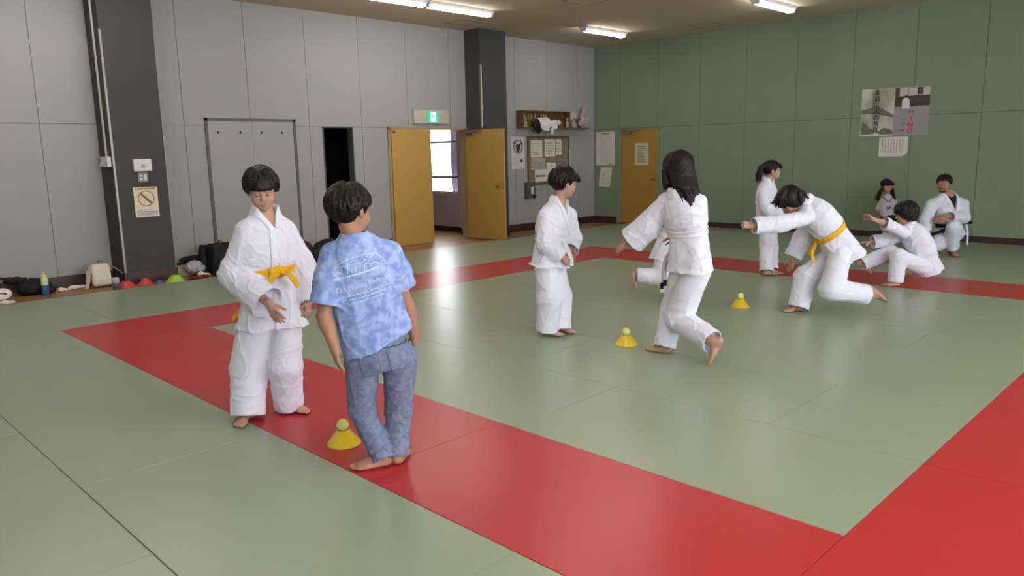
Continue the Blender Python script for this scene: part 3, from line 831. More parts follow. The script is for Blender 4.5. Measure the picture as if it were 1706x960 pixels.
# corridor beyond the double door
CW = mat('corridor_wall', srgb(186,172,186), .8, .02, 2); CWL = mat('corridor_post', srgb(196,190,200), .7, .02, 2)
cy = -3.30; WX0, WX1, Wz0, Wz1 = -2.35, -.98, .765, 2.42
cw = MB(); cw.box((-4, cy, -.06), (WX0, cy+.12, 2.7)); cw.box((WX1, cy, -.06), (-.14, cy+.12, 2.7)); cw.box((WX0, cy, -.06), (WX1, cy+.12, Wz0)); cw.box((WX0, cy, Wz1), (WX1, cy+.12, 2.7))
cw.box((-4.1, -9, -.06), (-4, cy+.12, 2.7)); cw.box((-4, -9.1, -.06), (-.14, -9, 2.7)); struct(cw.build('wall_corridor', CW))
cf = MB(); cf.box((-4.1, -9.1, -.12), (-.13, cy+.12, -.051)); struct(cf.build('floor_corridor', WOOD))
cc = MB(); cc.box((-4.1, -9.1, 2.7), (-.14, cy+.12, 2.8)); struct(cc.build('ceiling_corridor', CEILM))
skirt('baseboard_corridor', [((-4, cy-.014, -.05), (-.56, cy, .055)), ((-.575, -3.62, -.05), (-.09, -3.505, .075))])
po = MB(); po.box((-.565, -3.60, -.05), (-.10, cy, 2.7)); struct(po.build('column_corridor', CWL))
wf = MB()
for z in (Wz0, 1.085, 1.815, Wz1): wf.box((WX0, cy+.03, z-.022), (WX1, cy+.075, z+.022))
for x in (WX0, WX1): wf.box((x-.02, cy+.03, Wz0), (x+.02, cy+.075, Wz1))
wfo = struct(wf.build('window_1', mat('window_sash', srgb(150,148,160), .5, .03)))
p2 = MB(); p2.box((-1.40, cy+.20, Wz0-.3), (-1.17, cy+.36, Wz1+.2)); struct(p2.build('column_outside', CWL))
gl = bpy.data.materials.new('window_glass'); gl.use_nodes = True; nt = gl.node_tree; nt.nodes.clear()
o_ = nt.nodes.new('ShaderNodeOutputMaterial'); g1 = nt.nodes.new('ShaderNodeBsdfTransparent'); g2 = nt.nodes.new('ShaderNodeBsdfGlossy'); g2.inputs['Roughness'].default_value = .02; mx = nt.nodes.new('ShaderNodeMixShader'); mx.inputs['Fac'].default_value = .06
nt.links.new(g1.outputs[0], mx.inputs[1]); nt.links.new(g2.outputs[0], mx.inputs[2]); nt.links.new(mx.outputs[0], o_.inputs['Surface'])
m = MB(); m.box((WX0, cy+.05, Wz0), (WX1, cy+.055, Wz1)); m.build('pane', gl, wfo)
m = MB(); m.box((-1.98, cy-.30, .30), (-1.90, cy-.02, 1.08), 0, .02); m.box((-1.99, cy-.32, .28), (-1.89, cy-.28, .34))
tag(m.build('umbrella_stand', BLACKC), 'dark upright object against corridor wall under the window', 'stand')

# ---- tatami mats: green field and outer area, each mat its own tile with hairline joints
def tiles(x0, x1, y0, y1, dx, dy, off=0., seed=0, mb=None, along='x'):
    r = np.random.default_rng(seed); mb = mb or MB(); y = y0; row = 0
    while y < y1-.01:
        ye = min(y+dy, y1); x = x0; first = off if row % 2 else 0
        while x < x1-.01:
            w = first if first and x == x0 else dx
            xe = min(x+w, x1); g = r.uniform(.0004, .0014, 4)
            mb.box((x+g[0], y+g[1], -.05), (xe-g[2], ye-g[3], 0), 0, .0022); x = xe
        y = ye; row += 1
    return mb
X0, X1, X2, X3 = 3.083, 4.083, 9.982, 10.98; Y0, Y1, Y2, Y3 = -11.90, -10.905, -4.92, -3.92
g = MB()
tiles(X1+.001, X2-.001, Y1+.001, Y2-.001, 2.0, 1.0, 1.07, 1, g)
tiles(1.09, X0-.001, -17.4, -.014, 2.0, 1.0, 0, 2, g)
tiles(X3+.001, 14.5, -17.4, -.014, 2.0, 1.0, 1.0, 3, g)
tiles(X0+.001, X3-.001, Y3+.001, -.014, 2.0, 1.0, 1.0, 4, g)
tiles(X0+.001, X3-.001, Y0-.998, Y0-.002, 2.0, 1.0, 0, 5, g)
tiles(X0+.94, X3+1, Y0-1.99, Y0-1.0005, 2.0, 1.0, 0, 6, g); tiles(X0+.001, X0+.938, Y0-1.99, Y0-1.0005, 2.0, 1.0, 0, 6, g)
tiles(X0+.001, X3-.001, Y0-5.4, Y0-1.996, 2.0, 1.0, 1.0, 7, g)
g.box((1.10, -17.3, -.049), (14.4, -.03, -.006), 1)  # filler slab added under all mats so the open joints look less dark
struct(g.build('floor_mats', [MATG, mat('mat_joint_fill', srgb(92,98,80), .9)]))
r1 = tiles(X0+.9, X2-.0015, Y0, Y1, 2.0, 1.0, 0, 11); r1.box((X0, Y0, -.05), (X0+.899, Y1, 0), 0, .002)
tag(r1.build('red_mat_strip', MATR), 'wide red mat strip crossing the foreground under the two front boys', 'mat', 'red border mats')
r2 = tiles(X0, X1-.001, Y1+.001, Y2-.001, 1.0, 2.0, 0, 12)
tag(r2.build('red_mat_strip', MATR), 'red mat strip running along the grey wall side', 'mat', 'red border mats')
r3 = tiles(X0, X3, Y2, Y3, 2.0, 1.0, 0, 13)
tag(r3.build('red_mat_strip', MATR), 'distant red mat strip parallel to the green wall, under ponytailed girl', 'mat', 'red border mats')
r4 = MB()
for a, b in ((-11.899, -9.917), (-9.914, -7.92), (-7.918, -5.92), (-5.918, -4.921)): r4.box((X2+.0005, a, -.05), (X3-.001, b, 0), 0, .0022)
tag(r4.build('red_mat_strip', MATR), 'red mat strip at lower right corner, meeting the foreground strip at a right angle', 'mat', 'red border mats')

# ---- ceiling fittings
TUBE = bpy.data.materials.new('fluorescent_tube'); TUBE.use_nodes = True
b_ = TUBE.node_tree.nodes['Principled BSDF']; b_.inputs['Base Color'].default_value = (.9, .9, .85, 1); b_.inputs['Emission Color'].default_value = (1, .975, .925, 1); b_.inputs['Emission Strength'].default_value = 20
def lamp(x, y0, y1, label):
    e = empty('ceiling_lamp', (x, (y0+y1)/2, CEIL)); tag(e, label, 'lamp', 'fluorescent ceiling lamps'); l = (y1-y0)/2
    m = MB(); m.add([(-.115, -l, -.004), (.115, -l, -.004), (.115, l, -.004), (-.115, l, -.004), (-.07, -l, -.05), (.07, -l, -.05), (.07, l, -.05), (-.07, l, -.05)], [(0,1,2,3), (4,7,6,5), (0,4,5,1), (1,5,6,2), (2,6,7,3), (3,7,4,0)]); m.build('housing', WPLAST, e)
    for sx in (-.048, .048):
        m = MB(); m.tube([(sx, -l+.03, -.070), (sx, l-.03, -.070)], .016, 12); m.build('tube', TUBE, e, smooth=True)
    for sy in (-1, 1):
        m = MB(); m.box((-.066, sy*(l-.018)-.014, -.092), (.066, sy*(l-.018)+.014, -.045), 0, .003); m.build('lamp_holder', WPLAST, e)
    m = MB(); m.box((-.012, l, -.05), (.012, l+.075, -.03)); m.build('end_tip', WPLAST, e)
    return e
for x in (1.72, 5.12, 8.52, 11.92):
    for y0, y1 in ((-2.50, -1.25), (-6.20, -4.86), (-7.56, -6.22), (-11.2, -9.9), (-12.55, -11.25), (-15.9, -14.6)):
        if x > 8 and (x > 10 or y0 > -10) and y0 > -12: continue
        vis = {(1.72, -2.50): 'ceiling lamp nearest the room corner, above the yellow wall door', (5.12, -2.50): 'ceiling lamp on the right, near top of the green wall', (1.72, -6.20): 'ceiling lamp above the dark column, end to end with another',
               (1.72, -7.56): 'ceiling lamp cut by top picture edge, end to end with the one by the column'}
        lamp(x, y0, y1, vis.get((x, y0), 'further fluorescent ceiling lamp outside the picture'))
def hatch(x0, x1, y0, y1, label):
    m = MB(); t = .012; z0, z1 = CEIL-.004, CEIL+.002
    m.box((x0, y0, z0), (x1, y0+t, z1)); m.box((x0, y1-t, z0), (x1, y1, z1)); m.box((x0, y0, z0), (x0+t, y1, z1)); m.box((x1-t, y0, z0), (x1, y1, z1))
    e = m.build('ceiling_hatch', mat('hatch_frame', srgb(112,102,90), .7, .03)); tag(e, label, 'hatch', 'ceiling access hatches')
    m = MB(); m.box((x0+t, y0+t, CEIL-.0015), (x1-t, y1-t, CEIL+.001)); m.build('panel', CEILM, e)
hatch(.46, .90, -4.72, -4.26, 'square ceiling hatch just before the dark column'); hatch(3.05, 3.55, -4.62, -4.10, 'square ceiling hatch between two ceiling lamps, at top edge'); hatch(3.02, 3.52, -1.02, -.54, 'square ceiling hatch close to top of the green wall')
# ------------------------------------------------------------------ the eleven people... joints read off where each one stands on the mat
def joints(D, **kw):
    """name=(image column, image row, metres behind the figure's own distance)"""
    J = {k: PD(v[0], v[1], D+(v[2] if len(v) > 2 else 0)) for k, v in kw.items()}
    J.setdefault('pel', (J['hipR']+J['hipL'])/2)
    J.setdefault('mid', (J['pel']+J['neck'])/2)
    return J
def ankle(px, py, z=.068): return FL(px, py, z)
def onfloor(J):
    for sd in 'RL': pass
    return J
def shift(p, v): return np.asarray(p)+np.asarray(v)
Z = np.array([0, 0, 1.])

def boy_yellow_belt():
    D = dist_h(FL(448, 690))
    J = joints(D, neck=(442, 352), shR=(411, 382, -.06), shL=(475, 381, .06), elR=(393, 457, -.06), wrR=(450, 508, -.19), elL=(500, 443, .10), wrL=(513, 503, .06),
               hipR=(428, 526, -.035), hipL=(475, 525, .035), knR=(415, 612, -.03), knL=(475, 610, -.03))
    J['pel'] = PD(451, 514, D); J['mid'] = PD(446, 446, D-.01)
    J['anR'] = ankle(413, 682); J['anL'] = ankle(480, 668)
    A = headframe(20, -19, -3); hd = dict(c=PD(436, 317.5, D-.035), A=A, hs=.218)
    lock = []
    r = np.random.default_rng(3)
    for i, t in enumerate(np.linspace(-.060, .060, 15)):
        y0 = math.sqrt(max(0, 1-(t/.088)**2))*.098
        lock.append(([(t*.75, y0*.80, .085), (t*.98, y0*1.02, .05), (t*1.02 + r.normal()*.004, y0*1.03, .034+r.normal()*.004)], [.013, .0105, .003]))
    build_person('boy facing us in white martial arts uniform with yellow belt, looking down', J, hd, build=1.02, res=.0042, look=(.001, -.0030), open_=.5,
        hair=dict(tufts=110, cap=dict(ks=[0, 40, 62, 78, 92, 115, 180], zs=[.042, .038, .026, -.016, .014, -.050, -.062], thick=.026, jag=.006, seed=2), locks=lock),
        hands=dict(R=dict(f=nrm(PD(472, 548, D-.20)-J['wrR']), p=nrm(-FH*-.6 + RH*.4 - Z*.5), size=.155, curl=.28), L=dict(f=nrm(PD(512, 540, D)-J['wrL']), p=nrm(-RH + FH*.3), size=.15, curl=.42)),
        feet=dict(R=foot(-8, L=.215), L=foot(72, L=.215)),
        wear=[gi_pants(dict(r=(.098, .098, .092), hemR=.035, hemL=.03, rR=(.100, .108, .100), w=.152, seed=21, ja=.012)),
              gi_jacket(dict(beltmat=YEL, bth=.0135, hem=.105, seed=5, v=.095, vx=-.026, lap=.02, belt=.40, wx=1.06, wy=1.0, hemx=1.14, cuffR=.93, cuffL=.98, sleeve=(.080, .088, .098), sleeveR=(.080, .094, .104), knotx=-.035, knot=1.5,
                  btilt=(-.10, 0), ends=[dict(p=[PD(456, 461, D-.16), PD(449, 469, D-.17)], w=RH), dict(p=[PD(484, 458, D-.13), PD(497, 477, D-.09)], w=FH*.6+RH*.4)], nw=.050)), side_belt(D)])
def side_belt(D):
    def wear(c):   # loose end of the belt that sticks out at the hip
        rb = MB(); q = [c['pr'].loc(PD(*x)) for x in ((412, 500, D+.10), (404, 512, D+.09), (396, 523, D+.07), (387, 533, D+.06))]
        rb.ribbon(q, RH*.75+Z*.6, .042, .005)
        b = [o for o in c['e'].children if o.name.startswith('belt')][0]
        rb.build('belt_end', YEL, b)
    return wear

def boy_tshirt():
    D = dist_h(FL(640, 770))
    J = joints(D, neck=(592, 399, -.06), shL=(556, 427, -.05), shR=(648, 424, .0), elL=(540, 527, -.10), wrL=(558, 582, -.13), elR=(679, 512, .06), wrR=(690, 560, .10),
               hipL=(604, 603, .0), hipR=(666, 597, .04), knL=(603, 682, .03), knR=(664, 684, .07))
    J['pel'] = PD(635, 588, D+.02); J['mid'] = PD(612, 500, D-.0)
    J['anL'] = ankle(634, 755); J['anR'] = ankle(662, 749)
    A = headframe(148, -6, 4); hd = dict(c=PD(583, 353, D-.03), A=A, hs=.230)
    sh = mat_tiedye()
    ctx = build_person('boy seen from behind in blue tie-dye T-shirt and faded jeans', J, hd, build=1.02, res=.0042, skin=SKIN_TAN,
        hair=dict(tufts=130, cap=dict(ks=[0, 40, 62, 78, 92, 112, 150, 180], zs=[.030, .028, .020, -.016, .016, -.040, -.094, -.100], thick=.021, jag=.005, seed=4)),
        hands=dict(L=dict(f=nrm(PD(569, 632, D-.11)-J['wrL']), p=nrm(RH*.8 + FH*.5), size=.155, curl=.22), R=dict(f=nrm(PD(691, 590, D+.14)-J['wrR']), p=nrm(-RH), size=.15, curl=.35)),
        feet=dict(L=foot(-68, L=.215), R=foot(172, L=.215)),
        wear=[jeans, tshirt(sh)])
def mat_tiedye():
    m = mat('blue_tiedye_cotton', srgb(126,148,204), .85, nscale=24, bump=.2, bscale=260, spec=.15, col2=srgb(160,178,224), detail=2.5)
    return m
def jeans(c):
    den = mat('faded_denim', srgb(106,114,140), .85, nscale=34, bump=.4, bscale=330, spec=.15, col2=srgb(122,132,160), detail=4)
    stitch = mat('denim_dark', srgb(74,84,112), .85, .15, 30, .3, 300, .15)
    gi_pants(dict(r=(.090, .066, .056), hem=.035, w=.136, seed=31, mat=den, fold=.005, ja=.010, lam=.06))(c)
    sp, b, e = c['sp'], c['b'], c['e']; pf = c['pants_fn']
    for sx in (-1, 1):     # back pockets
        cx = sx*.071
        def pk(P):
            s, x, y = sp.co(P); x = x-cx
            lo = np.maximum(np.abs(x)-.044, np.maximum(s-.034, -.085-s + np.abs(x)*.35))
            return np.maximum(np.maximum(pf(P)-.0042, -(pf(P)+.004)), np.maximum(lo, y+.02)).astype(f32)
        o = sp.pt(-.02, cx, -.1)
        sdf_obj('back_pocket', pk, o-.12, o+.12, .004, den, e, 1, keep=.1)
    def yoke(P):
        s, x, y = sp.co(P); l = np.abs(s-.052+.012*np.abs(x)/.1)-.004
        return np.maximum(np.maximum(pf(P)-.0035, -(pf(P)+.004)), l).astype(f32)
    o = sp.pt(.04, 0, 0); sdf_obj('waist_seam', yoke, o-.2, o+.2, .004, stitch, e, 1, keep=.1)
def tshirt(m0):
    def wear(c):
        K, sp, L, b, e = c['K'], c['sp'], c['L'], c['b'], c['e']
        ks, rx, ry, hem, sb = trunk_keys(c, 'tee', dict(hem=-.045, wx=1.12, wy=1.06))
        ks = [-.09, .0, .3*L, .68*L, .86*L, .97*L, L+.012]; rx[0] = .200; rx[1] = .184; ry[0] = .142; ry[1] = .132
        shR, shL = K['shR'].astype(f32), K['shL'].astype(f32); nk = (K['neck']-sp.T[-1]*.01).astype(f32)
        hemline = lambda cc: (-hem + .006 + .22*cc[1] - cc[0])*.97      # the hem hangs askew because he leans
        def T(P):
            cc = sp.co(P); s, x, y = cc; d = np.maximum(trunk(cc, ks, rx, ry, 2.4, .02), hemline(cc)).astype(f32)
            for q in (shR, shL): d = smin(d, rcone(P, nk, q, .052*b, .060*b), .035)
            d = d - waves(P, 8, .12)*.004 - .006*np.clip((.2-s)/.2, 0, 1)*np.sin(4*np.arctan2(x, y)+1)
            return d.astype(f32), cc
        def tee(P):
            d, cc = T(P); s, x, y = cc
            d = smax(d, -np.maximum(np.sqrt(x*x+(y-.01)**2)-.054*b, (L-.02)-s), .004)
            inn = np.maximum(trunk(cc, ks, rx-.012, ry-.012, 2.4, .02), -hemline(cc)-.05); return smax(d, -inn, .004).astype(f32)
        m = S(); m.part(tee, sp.c.mean(0), L*.5+.25, k=0); al = [sp.c[0]-sp.T[0]*.08, K['neck']+sp.T[-1]*.05]
        for sd in 'RL':
            end = K['sh'+sd] + (K['el'+sd]-K['sh'+sd])*(.80 if sd == 'L' else .62)
            mid = (K['sh'+sd]+end)/2
            fn, cc_, R = limb_cloth([K['sh'+sd], mid, end], [.064*b, .074*b, .082*b], 41+(sd == 'R'), .004, .09, joint_amp=.005, hollow=.09)
            m.part(fn, cc_, R, k=.03); al.append(end)
        lo, hi = bounds(al, .25)
        so = sdf_obj('tshirt', m, lo, hi, c['res'], m0, e, 1, keep=.05)
        def rib(P):
            d, cc = T(P); s, x, y = cc; r_ = np.sqrt(x*x+(y-.01)**2)
            return np.maximum(np.maximum(d-.005, -(d+.01)), np.maximum(np.abs(r_-.062*b)-.010, (L-.05)-s)).astype(f32)
        o = K['neck']; sdf_obj('neckband', rib, o-.14, o+.14, .004, m0, e, 1, keep=.1)
        # white print across the back, laid onto the cloth
        bpy.context.view_layer.update()
        bv = BVHTree.FromObject(so, bpy.context.evaluated_depsgraph_get())
        pm = mat('white_print', srgb(204,214,240), .8, .02)
        cen, X, Y, Tt = sp.at(.66*L); back = -Y
        # on the back +X is the wearer's right, which is the reader's right too
        def lay(vs, fs, name, off=.0018):
            out = []; ok = []
            for u, v in vs:
                o = cen + X*u + Tt*v + back*.4
                h = bv.ray_cast(Vector(o), Vector(-back), .8)
                out.append(np.array(h[0])+back*off if h[0] is not None else None)
            mb = MB(); fs = [f for f in fs if all(out[i] is not None for i in f)]
            mp = {}; 
            for f in fs:
                for i in f:
                    if i not in mp: mp[i] = len(mb.v); mb.v.append(tuple(out[i]))
                mb.f.append(tuple(mp[i] for i in f)); mb.mi.append(0)
            if mb.f: return mb.build(name, pm, so)
        vs, fs = text_mesh('Top Making Formula', .036)
        w = max(v[0] for v in vs)
        vs = [(v[0]*.27/w*1.0 - .135, v[1]+.000 + (v[0]/w-.5)*.034) for v in vs]
        lay(vs, fs, 'shirt_lettering')
        for k, (y_, x0, x1) in enumerate(((-.030, -.11, .12), (-.050, -.08, .10), (-.068, -.06, .09))):
            vv, ff = [], []; r = np.random.default_rng(k); x = x0
            while x < x1:
                l = r.uniform(.006, .016); n0 = len(vv); yy = y_ + (x/.2)*.024
                vv += [(x, yy), (x+l, yy), (x+l, yy+.005), (x, yy+.005)]; ff.append((n0, n0+1, n0+2, n0+3)); x += l+.004
            lay(vv, ff, 'shirt_lettering')
        def stroke(pts, wd):
            vv, ff = [], []
            P_ = [np.array(p) for p in pts]
            fine = [P_[i]+(P_[i+1]-P_[i])*t for i in range(len(P_)-1) for t in np.linspace(0, 1, 6, endpoint=False)] + [P_[-1]]
            for i, p in enumerate(fine):
                t = fine[min(i+1, len(fine)-1)]-fine[max(i-1, 0)]; n = np.array([-t[1], t[0]])/(np.linalg.norm(t)+1e-9)*wd/2
                vv += [tuple(p-n), tuple(p+n)]
            for i in range(len(fine)-1): ff.append((2*i, 2*i+2, 2*i+3, 2*i+1))
            return vv, ff
        art = [([(-.135, .050), (.085, .078)], .007), ([(-.135, .066), (-.118, .106), (-.06, .137), (.03, .150), (.085, .143), (.115, .112), (.125, .082)], .003),
               ([(-.12, .104), (-.05, .112), (-.02, .137)], .003), ([(-.05, .112), (.02, .115), (.05, .145)], .003), ([(.03, .10), (.075, .145)], .003),
               ([(-.09, .07), (-.085, .1)], .004), ([(-.06, .074), (-.055, .105)], .004), ([(-.02, .076), (-.018, .108)], .004), ([(.02, .082), (.03, .112), (.06, .10)], .003), ([(-.13, .066), (-.11, .085), (-.085, .07)], .004), ([(.05, .09), (.07, .108), (.095, .092)], .004)]
        for p, w_ in art: lay(*stroke(p, w_), 'shirt_drawing')
    return wear
def text_mesh(txt, size, bold=0., align='LEFT', sx=1.):
    cu = bpy.data.curves.new('lettering', 'FONT'); cu.body = txt; cu.size = size; cu.offset = bold; cu.align_x = align; cu.resolution_u = 3
    o = bpy.data.objects.new('lettering', cu); COL.objects.link(o); bpy.context.view_layer.update()
    dg = bpy.context.evaluated_depsgraph_get(); ev = o.evaluated_get(dg); me = ev.to_mesh()
    vs = [(v.co.x*sx, v.co.y) for v in me.vertices]; fs = [tuple(p.vertices) for p in me.polygons]
    ev.to_mesh_clear(); bpy.data.objects.remove(o); bpy.data.curves.remove(cu)
    return vs, fs

def boy_profile():
    D = dist_h(FL(928, 556))
    J = joints(D, neck=(931, 335), shR=(910, 357, -.09), shL=(949, 357, .10), elR=(908, 405, -.15), wrR=(936, 429, -.12), elL=(955, 397, .10), wrL=(949, 418, -.02),
               hipR=(909, 446, -.06), hipL=(924, 446, .08), knR=(916, 498, -.06), knL=(932, 496, .09))
    J['pel'] = PD(915, 436, D); J['mid'] = PD(920, 388, D)
    J['anR'] = ankle(912, 546); J['anL'] = ankle(933, 542)
    A = headframe(112, -6, 0); hd = dict(c=PD(939, 306, D), A=A, hs=.236)
    lk = [([(t, .085, .07), (t, .108, .045), (t*.9, .118, .020)], [.014, .012, .004]) for t in np.linspace(-.05, .05, 8)]
    build_person('boy in white uniform and white belt, hands together, turning his head away', J, hd, build=.98, res=.0048,
        hair=dict(tufts=110, cap=dict(ks=SHORT['ks'], zs=[.034, .030, .020, -.020, .012, -.062, -.076], thick=.022, seed=6), locks=lk),
        hands=dict(R=dict(f=nrm(PD(953, 441, D-.10)-J['wrR']), p=nrm(FH*.8-Z*.4), size=.145, curl=.4), L=dict(f=nrm(PD(955, 439, D-.05)-J['wrL']), p=nrm(-FH-RH*.3), size=.145, curl=.4)),
        feet=dict(R=foot(62, L=.205), L=foot(66, L=.205)),
        wear=[gi_pants(dict(r=(.118, .112, .098), hem=.035, w=.150, seed=51, ja=.013)),
              gi_jacket(dict(hem=.035, seed=15, v=.10, lap=.55, belt=.38, wx=1.04, wy=1.14, hemx=1.08, hemy=1.12, cuffR=.92, cuffL=.95, sleeve=(.074, .074, .080), knot=.9,
                  ends=[dict(p=[PD(952, 430, D-.09), PD(952, 443, D-.09)], w=RH)]))])

def girl_long_hair():
    D = dist_h(FL(1140, 592))
    J = joints(D, neck=(1131, 318, -.05), shL=(1110, 334, .06), shR=(1162, 336, -.10), elL=(1080, 377, .14), wrL=(1046, 406, .22), elR=(1150, 378, .16), wrR=(1128, 398, .26),
               hipL=(1139, 447, .05), hipR=(1163, 447, -.08), knL=(1122, 512, .18), knR=(1131, 531, .02))
    J['pel'] = PD(1149, 434, D); J['mid'] = PD(1146, 384, D-.02)
    J['anL'] = ankle(1108, 573); J['anR'] = PD(1187, 569.5, dist_h(FL(1185, 608)))
    A = headframe(-143, -8, 0); hd = dict(c=PD(1129, 283, D), A=A, hs=.232)
    D0 = D; wl = []
    r = np.random.default_rng(2)
    for i in range(46):      # long straight locks down the back
        t = r.uniform(-1, 1); 
        x0 = 1133+t*19; x1 = 1142 + t*17 + r.normal()*1.5; x2 = 1151 + t*13 + r.normal()*2
        dep = -.10 - .04*(1-t*t)
        yb = 342 + r.uniform(-20, 6) - 9*abs(t)
        wl.append(([PD(x0, 280 + r.uniform(-6, 6), D0+dep*.5), PD(x1, 312, D0+dep), PD(x2, yb, D0+dep-.035)], [.016, .013, .002]))
    for i in range(14):
        x0 = 1106 + i*1.4; wl.append(([PD(x0, 285, D0-.02), PD(x0+.6, 305, D0-.03), PD(x0+r.uniform(-1, 2), 316+r.uniform(-3, 3), D0-.02)], [.018, .014, .004]))
    wl.append(([PD(1156, 300, D0-.08), PD(1161, 315, D0-.10), PD(1168, 323, D0-.10), PD(1180, 326, D0-.10)], [.010, .006, .004, .0015]))
    wl.append(([PD(1156, 296, D0-.08), PD(1160, 308, D0-.09), PD(1163, 318, D0-.10), PD(1172, 325, D0-.10)], [.008, .005, .004, .0015]))
    build_person('long-haired girl seen from behind striding to the left in white uniform', J, hd, build=1.08, res=.005,
        hair=dict(cap=dict(ks=[0, 45, 70, 95, 180], zs=[.024, .018, -.02, -.11, -.13], thick=.026, jag=.010, seed=9, bulge=(-.04, .094, .11)), wlocks=wl, extra=.06),
        hands=dict(L=dict(f=nrm(PD(1014, 424, D+.30)-J['wrL']), p=nrm(-Z*.7+FH*.6), size=.165, curl=.22), R=dict(f=nrm(-RH*.6+FH*.8), p=nrm(-Z+RH*.2), size=.165, curl=.3)),
        feet=dict(L=foot(-122, L=.225), R=dict(t=nrm(camdir(-122)*.42 - Z*.9), u=nrm(Z*.42 + camdir(-122)*.9), L=.225)),
        wear=[gi_pants(dict(r=(.090, .086, .080), hem=.03, hemR=.0, w=.134, seed=61, rR=(.096, .092, .084), ja=.010)),
              gi_jacket(dict(hem=.07, seed=25, v=.10, belt=.42, wx=.97, wy=1.0, hemx=1.0, cuffL=.80, cuffR=.9, sleeve=(.080, .092, .104), knot=.9,
                  ends=[dict(p=[PD(1106, 430, D+.12), PD(1105, 460, D+.12), PD(1104, 487, D+.12)], w=RH, tip=True), dict(p=[PD(1109, 430, D+.10), PD(1108, 458, D+.10), PD(1108, 482, D+.10)], w=RH*.6+FH*.6, tip=True)]))])

def child_running_behind():
    D = dist_h(FL(1118, 497))
    J = joints(D, neck=(1134, 330), shL=(1122, 342, .12), shR=(1128, 342, -.12), elL=(1132, 372, .2), wrL=(1140, 390, .16), elR=(1118, 372, -.14), wrR=(1132, 392, -.14),
               hipL=(1106, 428, .07), hipR=(1106, 428, -.07), knL=(1122, 455, .10), knR=(1102, 461, -.08))
    J['pel'] = PD(1107, 420, D); J['mid'] = PD(1118, 375, D)
    J['anL'] = ankle(1124, 490); J['anR'] = PD(1061, 459, D-.05)
    A = headframe(110, -8, 0); hd = dict(c=PD(1137, 302, D), A=A, hs=.22)
    build_person('child running behind the long-haired girl, only one raised bare foot and trouser leg showing', J, hd, build=.98, res=.0065,
        hair=dict(cap=dict(**SHORT, thick=.02, seed=3)),
        hands=dict(R=dict(f=nrm(RH-Z*.3), p=FH), L=dict(f=nrm(RH-Z*.3), p=-FH)),
        feet=dict(L=foot(90, L=.2), R=dict(t=nrm(-Z*.92+RH*.30), u=nrm(RH*.92+Z*.30), L=.205)),
        wear=[gi_pants(dict(r=(.100, .095, .082), hem=.0, w=.145, seed=71)),
              gi_jacket(dict(hem=.09, seed=35, belt=.3, cuffR=.9, cuffL=.9, sleeve=(.075, .075, .08), knot=.8))])

def girl_glasses():
    D = dist_h(FL(1280, 455))
    J = joints(D, neck=(1279, 300), shR=(1272, 318, -.10), shL=(1286, 317, .11), elR=(1276, 345, -.17), wrR=(1290, 366, -.15), elL=(1292, 345, .14), wrL=(1298, 366, .08),
               hipR=(1277, 376, -.07), hipL=(1281, 376, .07), knR=(1278, 413, -.07), knL=(1284, 412, .07))
    J['pel'] = PD(1277, 370, D); J['mid'] = PD(1275, 337, D)
    J['anR'] = ankle(1277, 450); J['anL'] = ankle(1285, 448)
    A = headframe(84, 4, 0); hd = dict(c=PD(1286, 284.5, D), A=A, hs=.222)
    r = np.random.default_rng(8); wl = []
    for i in range(16):
        a, b_ = r.normal(size=2)*.012
        wl.append(([PD(1275, 274, D)+RH*a*.5+FH*b_, PD(1268, 279, D)+RH*a+FH*b_*1.4, PD(1264, 292, D)+RH*a*1.3+FH*b_*1.6, PD(1262, 303+r.uniform(-4, 4), D)+RH*a*1.4+FH*b_*1.4], [.018, .017, .013, .002]))
    lk = [([(t, .085, .07), (t*1.05, .103, .042), (t*1.05, .102, .020)], [.013, .011, .004]) for t in np.linspace(-.055, .055, 9)]
    ctx = build_person('ponytailed girl with glasses standing upright in white uniform before green wall', J, hd, build=.98, res=.0055,
        hair=dict(cap=dict(ks=[0, 42, 60, 76, 92, 115, 180], zs=[.036, .030, .016, -.030, .014, -.030, -.045], thick=.016, seed=7, jag=.006), locks=lk, wlocks=wl),
        hands=dict(R=dict(f=nrm(RH*.3-Z), p=nrm(FH)), L=dict(f=nrm(RH*.3-Z), p=nrm(-FH))),
        feet=dict(R=foot(78, L=.2), L=foot(70, L=.2)),
        wear=[gi_pants(dict(r=(.098, .094, .088), hem=.02, w=.142, seed=81)),
              gi_jacket(dict(hem=.06, seed=45, belt=.46, v=.10, lap=.4, cuffR=.9, cuffL=.9, sleeve=(.074, .075, .08), knot=.9)), glasses])
def glasses(c):
    A, hc, hs, e = c['A'], c['hc'], c['hs'], c['e']; r, f, u = A; sc = hs/.22
    fm = mat('glasses_frame', srgb(120,110,104), .3, .05, metal=.6)
    m = MB()
    for sx in (-1, 1):
        o = hc + (r*sx*.033 + f*.097 + u*.002)*sc; pts = [o + (r*math.cos(a)*.021 + u*math.sin(a)*.016)*sc for a in np.linspace(0, 2*PI, 25)]
        m.tube(pts, .0014*sc, 6)
        m.tube([o + r*sx*.021*sc, hc + (r*sx*.074 + f*.085 + u*.004)*sc, hc + (r*sx*.080 + f*.0 + u*.008)*sc], .0013*sc, 6)
    m.tube([hc + (r*-.012 + f*.098 + u*.006)*sc, hc + (r*.012 + f*.098 + u*.006)*sc], .0014*sc, 6)
    m.build('glasses', fm, e, smooth=True)

